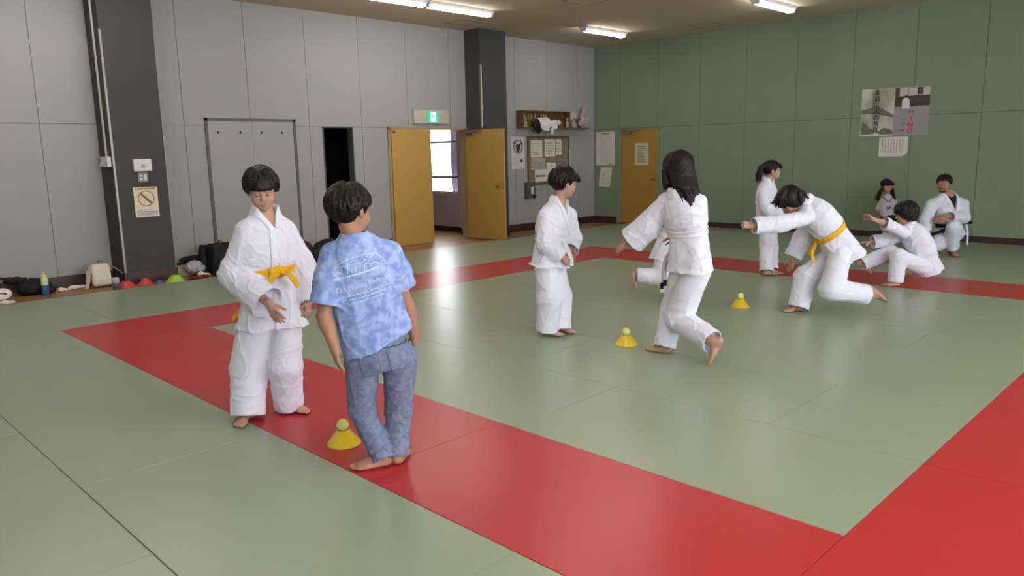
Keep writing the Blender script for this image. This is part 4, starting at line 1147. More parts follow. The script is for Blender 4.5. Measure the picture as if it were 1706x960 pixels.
def girl_lunging():
    D = dist_h(FL(1330, 521))
    J = joints(D, neck=(1341, 336, .02), shL=(1341, 360, -.12), shR=(1352, 357, .16), elL=(1297, 373, -.20), wrL=(1251, 377, -.24), elR=(1337, 398, .24), wrR=(1320, 430, .24),
               hipL=(1400, 424, -.09), hipR=(1393, 426, .09), knL=(1384, 482, -.16), knR=(1343, 462, .10))
    J['pel'] = PD(1401, 416, D); J['mid'] = PD(1377, 376, D)
    J['anR'] = ankle(1331, 508); J['anL'] = PD(1450, 492, D-.12)
    A = headframe(-100, -50, 10); hd = dict(c=PD(1317, 334, D-.0), A=A, hs=.226)
    wl = []; r = np.random.default_rng(12)
    for i in range(26):
        q = r.uniform(0, 1); dz = r.uniform(-.10, .10)
        x0 = 1298 + 40*q; y0 = 322 - 6*math.sin(q*3.1)
        x1 = x0 - 5 - 6*(1-q) + 10*q; y1 = 342 + r.uniform(-3, 8) - 6*q
        wl.append(([PD(x0, y0, D+dz), PD((x0+x1)/2-1, (y0+y1)/2, D+dz*1.1), PD(x1, y1, D+dz*1.05)], [.020, .017, .004]))
    for i in range(5): wl.append(([PD(1294, 330, D-.05+.03*i), PD(1288, 337, D-.05+.03*i), PD(1281+2*i, 339+i, D-.05+.03*i)], [.014, .008, .002]))
    for i in range(4): wl.append(([PD(1338, 320, D-.06+.04*i), PD(1346, 330, D-.06+.04*i), PD(1353-i, 333, D-.06+.04*i)], [.016, .010, .002]))
    build_person('girl with bobbed hair lunging forward with fist out, yellow belt on white uniform', J, hd, build=1.08, res=.005,
        hair=dict(cap=dict(ks=[0, 45, 70, 95, 180], zs=[.020, .010, -.05, -.085, -.095], thick=.027, jag=.010, seed=10, bulge=(-.02, .096, .10)), wlocks=wl, extra=.06),
        hands=dict(L=dict(f=nrm(PD(1222, 371, D-.26)-J['wrL']), p=nrm(-Z*.4+FH), size=.16, curl=1.25, thumb=.9), R=dict(f=nrm(-Z-RH*.08), p=nrm(-FH*.4-RH), size=.165, curl=.25)),
        feet=dict(R=foot(-88, L=.215), L=dict(t=nrm(RH*.72-Z*.66+FH*.1), u=nrm(-RH*.66-Z*.72), L=.25)),
        wear=[gi_pants(dict(r=(.118, .098, .088), rR=(.112, .104, .092), hem=.03, hemL=-.03, w=.158, seed=91, ja=.012)),
              gi_jacket(dict(beltmat=YEL, bth=.0125, hem=.10, seed=55, belt=.35, v=.10, lap=.4, wx=1.04, wy=1.17, hemx=1.06, cuffL=.90, cuffR=.95, sleeve=(.082, .076, .070), sleeveR=(.085, .082, .080), knot=1.0, btilt=(0, -.10),
                  ends=[dict(p=[PD(1352, 424, D-.06), PD(1357, 438, D-.08)], w=RH*.7+FH*.5), dict(p=[PD(1347, 420, D+.03), PD(1346, 424, D+.03)], w=RH*.7+FH*.5)]))])

def child_crouching():
    D = dist_h(FL(1490, 473))
    J = joints(D, neck=(1513, 375, .0), shL=(1506, 386, -.12), shR=(1513, 386, .12), elL=(1474, 372, -.18), wrL=(1453, 365, -.20), elR=(1480, 400, .16), wrR=(1449, 404, .16),
               hipL=(1540, 446, -.09), hipR=(1538, 446, .09), knL=(1497, 428, -.14), knR=(1483, 421, .10))
    J['pel'] = PD(1544, 444, D); J['mid'] = PD(1534, 410, D)
    J['anL'] = ankle(1492, 467); J['anR'] = PD(1436, 440, D+.10)
    A = headframe(-110, -12, 4); hd = dict(c=PD(1509, 357, D-.02), A=A, hs=.225)
    build_person('bob-haired child crouching low with one arm raised and a leg kicked out', J, hd, build=.98, res=.0055,
        hair=dict(tufts=70, cap=dict(ks=[0, 40, 62, 80, 98, 180], zs=[.028, .02, -.03, -.045, -.075, -.09], thick=.030, jag=.006, seed=14, bulge=(-.02, .100, .10)), extra=.05),
        hands=dict(L=dict(f=nrm(PD(1432, 350, D-.24)-J['wrL']), p=nrm(-FH*.4-RH*.5-Z*.5), size=.15, curl=.08, thumb=.1, curls=[.05, .08, .12, .15]), R=dict(f=nrm(PD(1428, 403, D+.16)-J['wrR']), p=nrm(-Z), size=.15, curl=.15)),
        feet=dict(L=foot(-84, L=.205), R=dict(t=nrm(-Z*.85+RH*.15-FH*.5), u=nrm(-RH*.9-Z*.15), L=.205)),
        wear=[gi_pants(dict(r=(.098, .090, .084), hem=.02, hemR=.0, w=.138, seed=101)),
              gi_jacket(dict(hem=.07, seed=65, belt=.22, v=.10, wx=1.06, wy=1.24, hemx=.94, hemy=.94, cuffL=.06, cuffR=.86, sleeve=(.082, .070, .066), sleeveR=(.082, .078, .078), knot=.9,
                  ends=[dict(p=[PD(1515, 438, D), PD(1508, 446, D-.04)], w=RH*.5+Z)]))])

def little_girl():
    D = dist_h([6.50, -.42, 0])
    J = joints(D, neck=(1478, 326), shR=(1468, 335, .02), shL=(1489, 335, -.02), elR=(1463, 348, .08), wrR=(1471, 360, .14), elL=(1494, 348, .06), wrL=(1485, 360, .13),
               hipR=(1474, 363), hipL=(1484, 363), knR=(1474, 379), knL=(1484, 379))
    J['pel'] = PD(1479, 360, D); J['mid'] = PD(1478, 345, D)
    J['anR'] = PD(1474, 392, D); J['anL'] = PD(1484, 392, D)
    for k in ('anR', 'anL'): J[k][2] = .049
    A = headframe(6, -4, 0); hd = dict(c=PD(1477, 310.5, D), A=A, hs=.208)
    wl = []; r = np.random.default_rng(4)
    for sx, pts in ((-1, [(1469, 316), (1465, 322), (1462, 328), (1455, 333)]), (-1, [(1469, 317), (1465, 324), (1463, 331), (1462, 337)]), (1, [(1486, 316), (1488, 323), (1489, 330), (1491, 336)]), (1, [(1486, 317), (1487, 324), (1488, 331), (1488, 338)])):
        for i in range(4):
            o = r.normal(size=3)*.012; wl.append(([PD(x, y, D-.03)+o*(1+.2*k) for k, (x, y) in enumerate(pts)], [.015, .013, .009, .002]))
    lk = [([(t, .085, .07), (t*1.05, .102, .042), (t*1.05, .102, .024)], [.014, .012, .005]) for t in np.linspace(-.06, .06, 10)]
    build_person('small girl with pigtails in pale top and black skirt standing at green wall', J, hd, build=.72, res=.0055,
        hair=dict(cap=dict(ks=[0, 42, 62, 80, 95, 180], zs=[.034, .030, .012, -.03, -.02, -.05], thick=.020, seed=5), locks=lk, wlocks=wl),
        hands=dict(R=dict(f=nrm(RH-Z*.3), p=-FH, size=.11), L=dict(f=nrm(-RH-Z*.3), p=-FH, size=.11)),
        feet=dict(R=foot(-8, L=.155), L=foot(10, L=.155)), wear=[little_clothes])
def little_clothes(c):
    K, sp, L, b, e = c['K'], c['sp'], c['L'], c['b'], c['e']
    top = mat('pale_lilac_cotton', srgb(205,196,206), .85, .03, 12, .2, 220, .15); pur = mat('purple_print', srgb(96,84,124), .85, .1, 40)
    lac = mat('mauve_collar', srgb(150,128,160), .85, .06, 30); leg = mat('pale_leggings', srgb(178,176,172), .85, .04, 20)
    ks = [-.0, .3*L, .7*L, .88*L, L, L+.01]; rx = np.array([.150, .150, .158, .125, .075, .068])*b; ry = np.array([.125, .118, .115, .10, .075, .066])*b
    def T(P):
        cc = sp.co(P); d = trunk(cc, ks, rx, ry, 2.3, .015)
        for sd in 'RL': d = smin(d, rcone(P, (K['neck']-sp.T[-1]*.01).astype(f32), K['sh'+sd].astype(f32), .05*b, .055*b), .03)
        return d, cc
    m = S(); m.part(lambda P: (T(P)[0]-waves(P, 4, .08)*.003).astype(f32), sp.c.mean(0), .32, k=0)
    for sd in 'RL':
        fn, cc_, R = limb_cloth([K['sh'+sd], K['el'+sd], K['wr'+sd]], [.058*b, .055*b, .048*b], 7, .004, .06); m.part(fn, cc_, R, k=.02)
    lo, hi = bounds([K['pel'], K['neck'], K['elR'], K['elL']], .16); to = sdf_obj('top', m, lo, hi, .0055, top, e, 1, keep=.05)
    def col(P):
        d, (s, x, y) = T(P); r_ = np.sqrt(x*x+(y-.01)**2)
        v = np.where(y > 0, np.abs(x)*.8 + (L-s)*.6, r_)
        return np.maximum(np.maximum(d-.008, -(d+.006)), np.maximum(np.abs(v-.068)-.010, (.68*L)-s)).astype(f32)
    sdf_obj('collar', col, lo, hi, .005, lac, to, 1, keep=.05)
    def prt(P):       # the purple print on the chest, a plain mottled patch
        d, (s, x, y) = T(P); n = noise1(x*130, 2)+noise1(s*120, 3)+noise1((x+s)*90, 1)
        return np.maximum(np.maximum(d-.0065, -(d+.004)), np.maximum(np.maximum(np.abs(x)-.042, np.abs(s-.42*L)-.038), np.maximum(-y, -n-.25)*.02)).astype(f32)
    sdf_obj('printed_motif', prt, lo, hi, .004, pur, to, 1)
    def skirt(P):
        s, x, y = cc = sp.co(P); return (trunk(cc, [-.09, 0, .12*L], np.array([.185, .150, .140])*b, np.array([.165, .130, .118])*b, 2.2, .01) - .005*np.sin(9*np.arctan2(x, y))*np.clip(-s/.08, 0, 1)).astype(f32)
    lo, hi = bounds([K['pel']-Z*.14, K['mid']], .18); sdf_obj('skirt', skirt, lo, hi, .005, BLACKC, e, 1)
    m = S()
    for sd in 'RL': m.chain([K['hip'+sd], K['kn'+sd], K['an'+sd]], [.066*b, .058*b, .046*b], k=.01)
    lo, hi = bounds([K['hipR'], K['hipL'], K['anR'], K['anL']], .09); sdf_obj('leggings', m, lo, hi, .005, leg, e, 1)

def man():
    D = dist_h(FL(1583, 424))
    J = joints(D, neck=(1580, 323), shR=(1553, 339, -.03), shL=(1604, 339, .05), elR=(1543, 366, -.05), wrR=(1542, 388, -.10), elL=(1606, 362, -.06), wrL=(1577, 361, -.26),
               hipR=(1568, 391, .02), hipL=(1592, 391, .04), knR=(1559, 409, -.18), knL=(1589, 379, -.28))
    J['pel'] = PD(1581, 386, D+.03); J['mid'] = PD(1580, 360, D+.03)
    J['anL'] = ankle(1586, 416, .085); J['anR'] = PD(1580, 412, D+.14); J['anR'][2] = .122
    J['knR'][2] = max(J['knR'][2], .085)
    A = headframe(-46, -8, 0); hd = dict(c=PD(1573, 307, D-.03), A=A, hs=.236)
    ctx = build_person('bearded man in white uniform with black belt kneeling on one knee', J, hd, build=1.26, res=.006, skin=SKIN_TAN,
        hair=dict(tufts=130, cap=dict(ks=[0, 40, 62, 78, 92, 115, 180], zs=[.058, .056, .035, -.02, .015, -.035, -.055], thick=.012, seed=16, jag=.003, clump=.0015)),
        hands=dict(R=dict(f=nrm(-Z+RH*.1), p=nrm(RH), size=.19, curl=.35), L=dict(f=nrm(PD(1553, 374, D-.30)-J['wrL']), p=nrm(-Z*.6+FH), size=.19, curl=.3)),
        open_=.55, look=(-.002, -.001), feet=dict(L=foot(-6, L=.265), R=dict(t=nrm(FH*.3-Z*.95), u=nrm(-FH*.95-Z*.3)*-1, L=.265)),
        wear=[gi_pants(dict(r=(.084, .076, .070), rR=(.086, .064, .066), hem=.0, hemL=-.03, w=.130, seed=111)),
              gi_jacket(dict(beltmat=BBELT, hem=.06, seed=75, belt=.20, v=.24, lap=.25, wx=.95, wy=.95, nw=.060, cuffR=.92, cuffL=.80, sleeve=(.064, .063, .058), knot=.8,
                  ends=[dict(p=[PD(1562, 388, D-.26), PD(1551, 391, D-.30)], w=Z), dict(p=[PD(1571, 384, D-.2), PD(1569, 388, D-.22)], w=RH)])), man_extras(D)])
def man_extras(D):
    def wear(c):
        A, hc, hs, e, K, sp, L = c['A'], c['hc'], c['hs'], c['e'], c['K'], c['sp'], c['L']; sc = hs/.22
        hfn, _, R = head_fn(hc, A, hs)
        def beard(P):
            q = (P-hc)@A.T/sc; x, y, z = q[:, 0], q[:, 1], q[:, 2]; d = hfn(P)
            jaw = np.maximum(z+.074, -(y-.045)); mou = np.maximum(np.maximum(np.abs(z+.0445+.1*np.abs(x))-.0045, np.abs(x)-.026), -y)
            side = np.maximum(np.maximum(np.abs(np.abs(x)-.029)-.0045, np.abs(z+.062)-.018), -y)
            reg = np.minimum(np.minimum(jaw, mou), side)
            return smax(d-.0028-.0010*noise1(x*300, 1)*noise1(z*300, 2), reg, .004).astype(f32)
        sdf_obj('beard', beard, hc-.16, hc+.16, .0035, mat('stubble_beard', srgb(52,38,32), .7, .3, 90, .4, 200), e, 1, keep=.02)
        def under(P):
            s, x, y = cc = sp.co(P)
            d = trunk(cc, [.2*L, .6*L, .86*L, .98*L], np.array([.118, .135, .110, .062])*1.22, np.array([.085, .098, .082, .062])*1.22, 2.3, .02)
            return np.maximum(d, -np.maximum(np.sqrt(x*x+(y-.02)**2)-.060, (L-.04)-s)).astype(f32)
        lo, hi = bounds([K['mid'], K['neck']], .2); sdf_obj('undershirt', under, lo, hi, .007, BLACKC, e, 1)
        b = [o for o in e.children if o.name.startswith('belt')][0]
        rb = MB(); q = [c['pr'].loc(PD(*x)) for x in ((1603, 371, D+.12), (1612, 371, D+.10), (1620, 371, D+.08))]; rb.ribbon(q, Z, .04, .005); rb.build('belt_end', BBELT, b)
        rb = MB(); q = [c['pr'].loc(PD(*x)) for x in ((1610, 374, D+.10), (1612, 388, D+.10), (1611, 408, D+.10))]; rb.ribbon(q, RH, .03, .006); rb.build('jacket_tie', GI, e)
    return wear
ALL_PEOPLE = [boy_yellow_belt, boy_tshirt, boy_profile, girl_long_hair, child_running_behind, girl_glasses, girl_lunging, child_crouching, little_girl, man]
if not globals().get("NOPEOPLE"):
    for fn in (globals().get('ONLY') and [f for f in ALL_PEOPLE if f.__name__ in ONLY]) or ALL_PEOPLE: fn()
# ------------------------------------------------------------------ cones and balls on the mats
CONE = mat('yellow_marker_plastic', srgb(222,190,30), .28, .03, 20, spec=.5, coat=.3)
BALL = mat('lime_foam_ball', srgb(222,228,140), .7, .04, 40, .15, 160)
def marker(loc, m, name, label, group, r=.094, h=.082, cat='cone'):
    mb = MB(); pr = [(r, .001), (r*.99, .006), (r*.90, h*.20), (r*.72, h*.47), (r*.50, h*.78), (r*.38, h*.96), (r*.34, h), (r*.30, h*.97), (r*.46, h*.74), (r*.68, h*.44), (r*.86, h*.17), (r*.94, .003)]
    mb.lathe(pr, n=48, closed=True); o = mb.build(name, m, smooth=True, autosmooth=50); o.location = loc; tag(o, label, cat, group); return o
for (px, py), lab in (((573, 739), 'between the two front boys on red mat'), ((1043, 574), 'in front of the long-haired girl'), ((1233, 511), 'left of the lunging girl with yellow belt'), ((1366, 465), 'half hidden behind legs of the lunging girl')):
    p = FL(px, py)
    marker(p, CONE, 'marker_cone', 'yellow disc cone standing on the mat ' + lab, 'yellow disc cones')
    b = MB(); b.ell((0, 0, 0), (.034,)*3, seg=32, rings=20); o = b.build('ball', BALL, smooth=True); o.location = (p[0], p[1], .082+.0245); tag(o, 'lime ball resting on top of yellow cone ' + lab, 'ball', 'lime balls on cones')

# ------------------------------------------------------------------ belongings along the grey wall
NYL = mat('black_nylon', srgb(20,20,23), .6, .2, 12, .3, 60, .3)
CANV = mat('cream_canvas', srgb(214,206,190), .85, .04, 8, .3, 200, .2)
PLB = mat('crumpled_film', srgb(172,174,184), .35, .06, 10, .5, 25, .5)
def lump(name, label, cat, px, parts, m, h=.008, amp=.006, lam=.08, seed=1, group=None, z=-.05, yaw=0, it=1, top=True, pos=None):
    """soft bag-like thing resting on the boards at picture column/row px"""
    p = FL(*px, z) if pos is None else np.array(pos); sk = S(); ext = []
    for q in parts:
        if q[0] == 'e': sk.ell(q[1], q[2], k=.02); ext += [np.array(q[1])+max(q[2]), np.array(q[1])-max(q[2])]
        elif q[0] == 'c': sk.cap(q[1], q[2], q[3], q[4], k=.015); ext += [np.array(q[1]), np.array(q[2])]
        elif q[0] == 'b':
            c_, hf, rr = np.array(q[1], f32), np.array(q[2], f32), q[3]; ax = np.array(q[4], f32) if len(q) > 4 else np.eye(3, dtype=f32)
            def bx(P, c_=c_, hf=hf, rr=rr, ax=ax):
                v = np.abs((P-c_)@ax.T)-(hf-rr); return (np.linalg.norm(np.maximum(v, 0), axis=1)+np.minimum(v.max(1), 0)-rr).astype(f32)
            sk.part(bx, c_, float(np.linalg.norm(hf)), k=.015); ext += [c_+np.linalg.norm(hf), c_-np.linalg.norm(hf)]
    lo, hi = bounds(ext, .05)
    o = sdf_obj(name, lambda P: np.maximum(sk(P) - waves(P, seed, lam)*amp, -P[:, 2]+.001).astype(f32), lo, hi, h, m, None, it, keep=.05)
    o.location = p; o.rotation_euler[2] = yaw
    return tag(o, label, cat, group) if top else o
PBX = lambda px: FL(*px, -.05)
# white cap at the picture edge
WH = mat('white_fabric', srgb(226,216,214), .85, .03, 10, .2, 200, .15)
c = lump('cap', 'white rounded cap with dark band at left picture edge', 'cap', (5, 499), [('e', (0, 0, .06), (.085, .10, .075)), ('e', (.07, -.03, .025), (.07, .08, .022))], WH, .006, .004)
m = MB(); m.tube([(-.02+.0, -.108, .02), (.03, -.075, .065), (.075, -.03, .085), (.085, .03, .07)], .008, 8); m.build('band', NYL, c, smooth=True)
m = MB(); 
lump('crumpled_cloth', 'pale crumpled cloth on the boards below white cap', 'cloth', (8, 507), [('e', (0, 0, .02), (.06, .05, .025)), ('e', (.05, .05, .018), (.04, .05, .02))], WH, .005, .008, .04)
b = lump('sports_bag', 'black slouching sports bag between white cap and blue bottle', 'bag', (46, 492), [('e', (0, .07, .09), (.12, .20, .11)), ('e', (-.06, -.10, .19), (.06, .13, .045)), ('e', (.04, .20, .05), (.09, .11, .05)), ('c', (-.07, -.05, .19), (-.12, -.24, .22), .03, .018)], NYL, .008, .014, .09, 3)
m = MB(); m.tube([(.10, .02, .15), (.06, .12, .17), (.05, .22, .10), (.08, .30, .02)], .012, 8); m.build('strap', NYL, b, smooth=True)
m = MB(); m.tube([(.13+.018*math.cos(a), .30+.02*math.sin(a), .028+.022*math.sin(a)) for a in np.linspace(0, 2*PI, 17)], .007, 8); m.build('ring', mat('tan_ring', srgb(176,140,116), .5), b, smooth=True)
# blue water bottle with lime cap
p = PBX((77, 492)); e = empty('water_bottle', p); tag(e, 'blue water bottle with lime green top on the boards', 'bottle')
m = MB(); m.lathe([(0, 0), (.040, 0), (.044, .006), (.044, .10), (.042, .125), (.038, .132)], n=32); m.build('body', mat('blue_bottle', srgb(58,92,136), .35, .03), e, smooth=True, autosmooth=40)
LIME = mat('lime_plastic', srgb(196,208,150), .4, .03)
m = MB(); m.lathe([(.0415, .130), (.042, .215), (.037, .225), (.030, .228), (.0, .228)], n=32); m.build('sleeve', LIME, e, smooth=True, autosmooth=40)
m = MB(); m.lathe([(.030, .228), (.031, .250), (.022, .256), (.012, .262), (.010, .285), (.0, .287)], n=24); m.box((-.012, -.052, .236), (.012, -.02, .252), 0, .004); m.build('cap', LIME, e, smooth=True, autosmooth=40)
lump('crumpled_tissue', 'small white crumpled tissue right of the blue bottle', 'tissue', (102, 485.5), [('e', (0, 0, .02), (.05, .045, .025)), ('e', (.0, .07, .012), (.035, .05, .014))], WH, .005, .010, .04)
lump('sock', 'pale crumpled sock further right, before cream bag', 'sock', (127, 481.5), [('e', (0, -.03, .025), (.04, .06, .028)), ('e', (0, .07, .022), (.035, .07, .02))], WH, .005, .008, .05, 5)
# cream backpack
e = lump('backpack', 'cream canvas backpack leaning at wall beside dark column', 'bag', (170, 478), [('b', (0, 0, .155), (.06, .115, .145), .035, np.array([nrm((1, 0, .25)), (0, 1, 0), nrm((-.25, 0, 1))]))], CANV, .006, .006, .12, 7)
m = MB(); m.tube([(-.03, .022*math.cos(a)+.01, .315+.03*math.sin(a)) for a in np.linspace(-.2, PI+.2, 14)], .007, 8); m.build('handle_loop', mat('grey_webbing', srgb(80,76,78), .7), e, smooth=True)
WEB = mat('beige_webbing', srgb(176,160,134), .8, .05)
for k, q in enumerate(([(-.02, -.10, .29), (.0, -.155, .20), (.03, -.175, .10), (.06, -.20, .012)], [(.0, -.11, .26), (.05, -.16, .10), (.08, -.19, .015), (.08, -.28, .012)], [(-.02, .11, .28), (.0, .19, .22), (.03, .24, .17), (.03, .27, .12)])):
    m = MB(); m.ribbon(q, np.array([.3, 1, .2]) if k != 2 else np.array([1., 0, .3]), .026, .006); m.build('strap', WEB, e)
p = PBX((194, 483)); e = empty('flask', p); tag(e, 'grey flask with pale lid standing between cream bag and red marker', 'flask')
m = MB(); m.lathe([(0, 0), (.036, 0), (.040, .005), (.040, .075), (.038, .085)], n=28); m.build('body', mat('slate_metal', srgb(84,82,92), .45, .04), e, smooth=True, autosmooth=40)
m = MB(); m.lathe([(.0385, .085), (.046, .10), (.047, .14), (.036, .158), (0, .160)], n=28); m.build('lid', mat('pale_lid', srgb(168,168,170), .4, .03), e, smooth=True, autosmooth=40)
RED = mat('red_marker_plastic', srgb(190,66,56), .35, .04, spec=.5); BLU = mat('blue_marker_plastic', srgb(72,92,150), .35, .04); LIM = mat('lime_marker_plastic', srgb(150,196,62), .35, .04)
o = marker(PBX((211, 479)), RED, 'marker_cone', 'red disc cone stack at foot of column corner, next to grey flask', 'spare disc cones', .125, .085)
o = marker(PBX((243, 474)), RED, 'marker_cone', 'smaller-looking red disc cone between the red stack and blue cone', 'spare disc cones', .095, .085)
o = marker(PBX((266, 472.5)), BLU, 'marker_cone', 'blue disc cone on the boards before column', 'spare disc cones', .058, .05)
o = marker(PBX((293, 471)), LIM, 'marker_cone', 'lime green disc cone right of the column foot', 'spare disc cones', .135, .105)
m = MB(); m.box((-.09, -.10, 0), (.09, .10, .14), 0, .01); o = m.build('paper_carton', mat('beige_card', srgb(170,148,128), .85, .03)); o.location = PBX((305, 459)); tag(o, 'beige carton beside column, behind lime cone', 'box')
lump('plastic_bag', 'crumpled grey-white plastic bag on red cloth', 'bag', (325, 460), [('e', (0, 0, .13), (.09, .12, .09)), ('e', (.02, .07, .11), (.07, .07, .06))], PLB, .006, .014, .06, 9)
lump('red_cloth', 'dark red folded cloth under crumpled plastic bag', 'cloth', (325, 465), [('e', (.05, .02, .02), (.06, .13, .025)), ('e', (.03, .10, .025), (.05, .10, .022))], mat('dark_red_cloth', srgb(110,18,24), .85, .1, 20), .006, .008, .06, 11)
lump('folded_jacket', 'black jacket heaped against the skirting behind plastic bag', 'jacket', (326, 454), [('e', (.0, -.02, .20), (.06, .20, .05)), ('e', (.0, .10, .13), (.06, .08, .12))], NYL, .008, .010, .09, 12)
p = PBX((342, 456)); e = empty('black_flask', p); tag(e, 'tall black tapering flask beside black backpack at wall', 'flask')
m = MB(); m.lathe([(0, 0), (.085, 0), (.090, .02), (.088, .20), (.075, .29), (.062, .36), (.058, .37)], n=28); m.build('body', NYL, e, smooth=True, autosmooth=40)
m = MB(); m.lathe([(.058, .37), (.056, .40), (.045, .41), (0, .412)], n=28); m.build('lid', BLACKC, e, smooth=True, autosmooth=40)
e = lump('black_backpack', 'upright black backpack against wall, left of the yellow-belted boy', 'bag', (371, 456), [('b', (0, 0, .22), (.12, .17, .22), .05), ('b', (.10, .01, .15), (.05, .13, .12), .04), ('b', (-.02, .16, .19), (.09, .06, .18), .05)], NYL, .008, .007, .14, 13)
m = MB(); m.ribbon([(.02, -.06, .43), (-.02, 0, .475), (.02, .06, .43)], np.array([1., 0, 0]), .03, .008); m.build('handle_loop', NYL, e)
m = MB(); m.box((.155, -.05, .10), (.158, .0, .115)); m.build('label_patch', PAPER, e)
for px, lab in (((341, 461.5), 'left of the upright black backpack'), ((372, 459.5), 'in front of upright black backpack, at the boy\'s sleeve')):
    e = lump('shoe', 'white shoe on the boards ' + lab, 'shoe', px, [('e', (0, .0, .028), (.04, .085, .028)), ('e', (0, -.05, .045), (.036, .045, .04))], WH, .004, .001)
    m = MB(); m.box((-.035, -.075, 0), (.035, .075, .012), 0, .005); m.build('sole', PAPER, e)
e = lump('grey_bag', 'dark grey soft bag right of the yellow-belted boy', 'bag', (507, 438), [('e', (0, 0, .17), (.12, .17, .18)), ('e', (0, -.05, .26), (.08, .12, .09))], mat('dark_grey_nylon', srgb(58,56,60), .7, .12, 10, .3, 60), .008, .010, .12, 14)
e = lump('holdall', 'big black holdall with pale mark, between the two front boys', 'bag', (541, 441), [('e', (0, .02, .17), (.15, .24, .17)), ('e', (-.04, .10, .29), (.10, .16, .10)), ('e', (0, -.18, .13), (.12, .12, .13)), ('c', (-.05, -.10, .30), (-.02, .0, .34), .03, .03)], NYL, .008, .012, .11, 15)
m = MB(); m.obox((.118, -.02, .235), [nrm((.5, .0, .8)), nrm((-.3, 1, .25)), (0, .25, -1)], (.002, .055, .012)); m.build('pale_mark', PAPER, e)
# small things on the boards
# ------------------------------------------------------------------ things on column, walls
def sheet(name, label, cat, wall, a0, a1, z0, z1, group=None, tilt=0., skew=0., m=None, off=.004, th=.0015, corner=0.):
    """a sheet of paper on a wall: wall 'y' (grey, a=y) or 'x' (green, a=x) or a tuple ('col', x); small curl keeps it real"""
    n = 6; vs = []; fs = []; ca, cz = (a0+a1)/2, (z0+z1)/2
    for layer in (0, 1):
        for i in range(n+1):
            for j in range(n+1):
                a = a0+(a1-a0)*i/n - ca; z = z0+(z1-z0)*j/n - cz
                if corner and i == n and j == 0: a -= corner
                a2 = a*math.cos(tilt)-z*math.sin(tilt)+skew*z; z2 = a*math.sin(tilt)+z*math.cos(tilt)
                d = off + .0012*(abs(j/n-.5)*2)**4*(1 if i in (0, n) else .3) + (th if layer else 0)
                vs.append((a2+ca, z2+cz, d))
    k = (n+1)**2
    for i in range(n):
        for j in range(n):
            q = (i*(n+1)+j, (i+1)*(n+1)+j, (i+1)*(n+1)+j+1, i*(n+1)+j+1); fs.append(q); fs.append(tuple(x+k for x in q[::-1]))
    bd = [i*(n+1) for i in range(n+1)] + [n*(n+1)+j for j in range(1, n+1)] + [i*(n+1)+n for i in range(n-1, -1, -1)] + [j for j in range(n-1, 0, -1)]
    for x, y in zip(bd, bd[1:]+bd[:1]): fs.append((x, y, y+k, x+k))
    W = (lambda v: (v[2], v[0], v[1])) if wall == 'y' else (lambda v: (v[0], -v[2], v[1])) if wall == 'x' else (lambda v: (wall[1]+v[2], v[0], v[1]))
    mb = MB(); mb.add([W(v) for v in vs], fs); o = mb.build(name, m or PAPER, smooth=False)
    if label: tag(o, label, cat, group)
    o['_w'] = 0; del o['_w']
    return o, W, off+.0025+th
def marks(parent, W, off, rects, m=INK, name='text_lettering'):
    mb = MB()
    for a0, a1, z0, z1 in rects:
        vs = [W((a, z, off+d)) for d in (0, .0008) for a, z in ((a0, z0), (a1, z0), (a1, z1), (a0, z1))]
        mb.add(vs, [(0,1,2,3), (7,6,5,4), (0,4,5,1), (1,5,6,2), (2,6,7,3), (3,7,4,0)])
    return mb.build(name, m, parent)
def polymark(parent, W, off, polys, m, name):
    mb = MB()
    for p in polys:
        n = len(p); vs = [W((a, z, off+d)) for d in (0, .0008) for a, z in p]
        mb.add(vs, [tuple(range(n)), tuple(range(2*n-1, n-1, -1))] + [(i, (i+1) % n, n+(i+1) % n, n+i) for i in range(n)])
    return mb.build(name, m, parent)
def lettering(parent, W, off, txt, a, z, size, m, name='lettering', bold=0., align='CENTER', flip=1, rot=0., sx=1.):
    vs, fs = text_mesh(txt, size, bold, align, sx)
    mb = MB(); c_, s_ = math.cos(rot), math.sin(rot)
    mb.add([W((a+flip*(x*c_-y*s_), z+x*s_+y*c_, off)) for x, y in vs], fs); return mb.build(name, m, parent)
def lines(a0, a1, z0, z1, n, seed=0, th=.3, vertical=False):
    r = np.random.default_rng(seed); out = []
    for i in range(n):
        if vertical:
            a = a0+(a1-a0)*(i+.5)/n; w = (a1-a0)/n*th; z = z1
            while z > z0+.01: l = r.uniform(.02, .06); out.append((a-w/2, a+w/2, max(z0, z-l), z)); z -= l+.008
        else:
            z = z1-(z1-z0)*(i+.5)/n; h = (z1-z0)/n*th; a = a0; e = a1-(a1-a0)*r.uniform(0, .3)
            while a < e: l = r.uniform(.012, .04); out.append((a, min(a+l, a1), z-h/2, z+h/2)); a += l+.006
    return out
xc = .47
# thermostat-like dispenser, switch plate and notice on the near column
e = empty('dispenser', (xc, -10.075, 1.50)); tag(e, 'white wall-mounted dispenser on the dark column, above switches', 'dispenser')
m = MB(); m.box((0, -.113, -.08), (.055, .113, .08), 0, .012); m.build('housing', WPLAST, e, smooth=True, autosmooth=40)
m = MB(); m.lathe([(.0, .056), (.026, .056), (.028, .060), (.022, .062), (.020, .058)], (0, 0, -.015), 24, axis=0); m.build('round_button', mat('grey_button', srgb(166,166,168), .4), e, smooth=True)
m = MB(); m.add([(.050, -.10, .076), (.050, .10, .076), (.068, .075, .035), (.068, -.075, .035), (.045, -.10, .076), (.045, .10, .076), (.045, .075, .035), (.045, -.075, .035)], [(0,1,2,3), (4,7,6,5), (0,4,5,1), (1,5,6,2), (2,6,7,3), (3,7,4,0)]); m.build('tray_lip', WPLAST, e)
e = empty('switch_plate', (xc, -10.07, 1.343)); tag(e, 'grey metal switch plate under the white dispenser', 'switch')
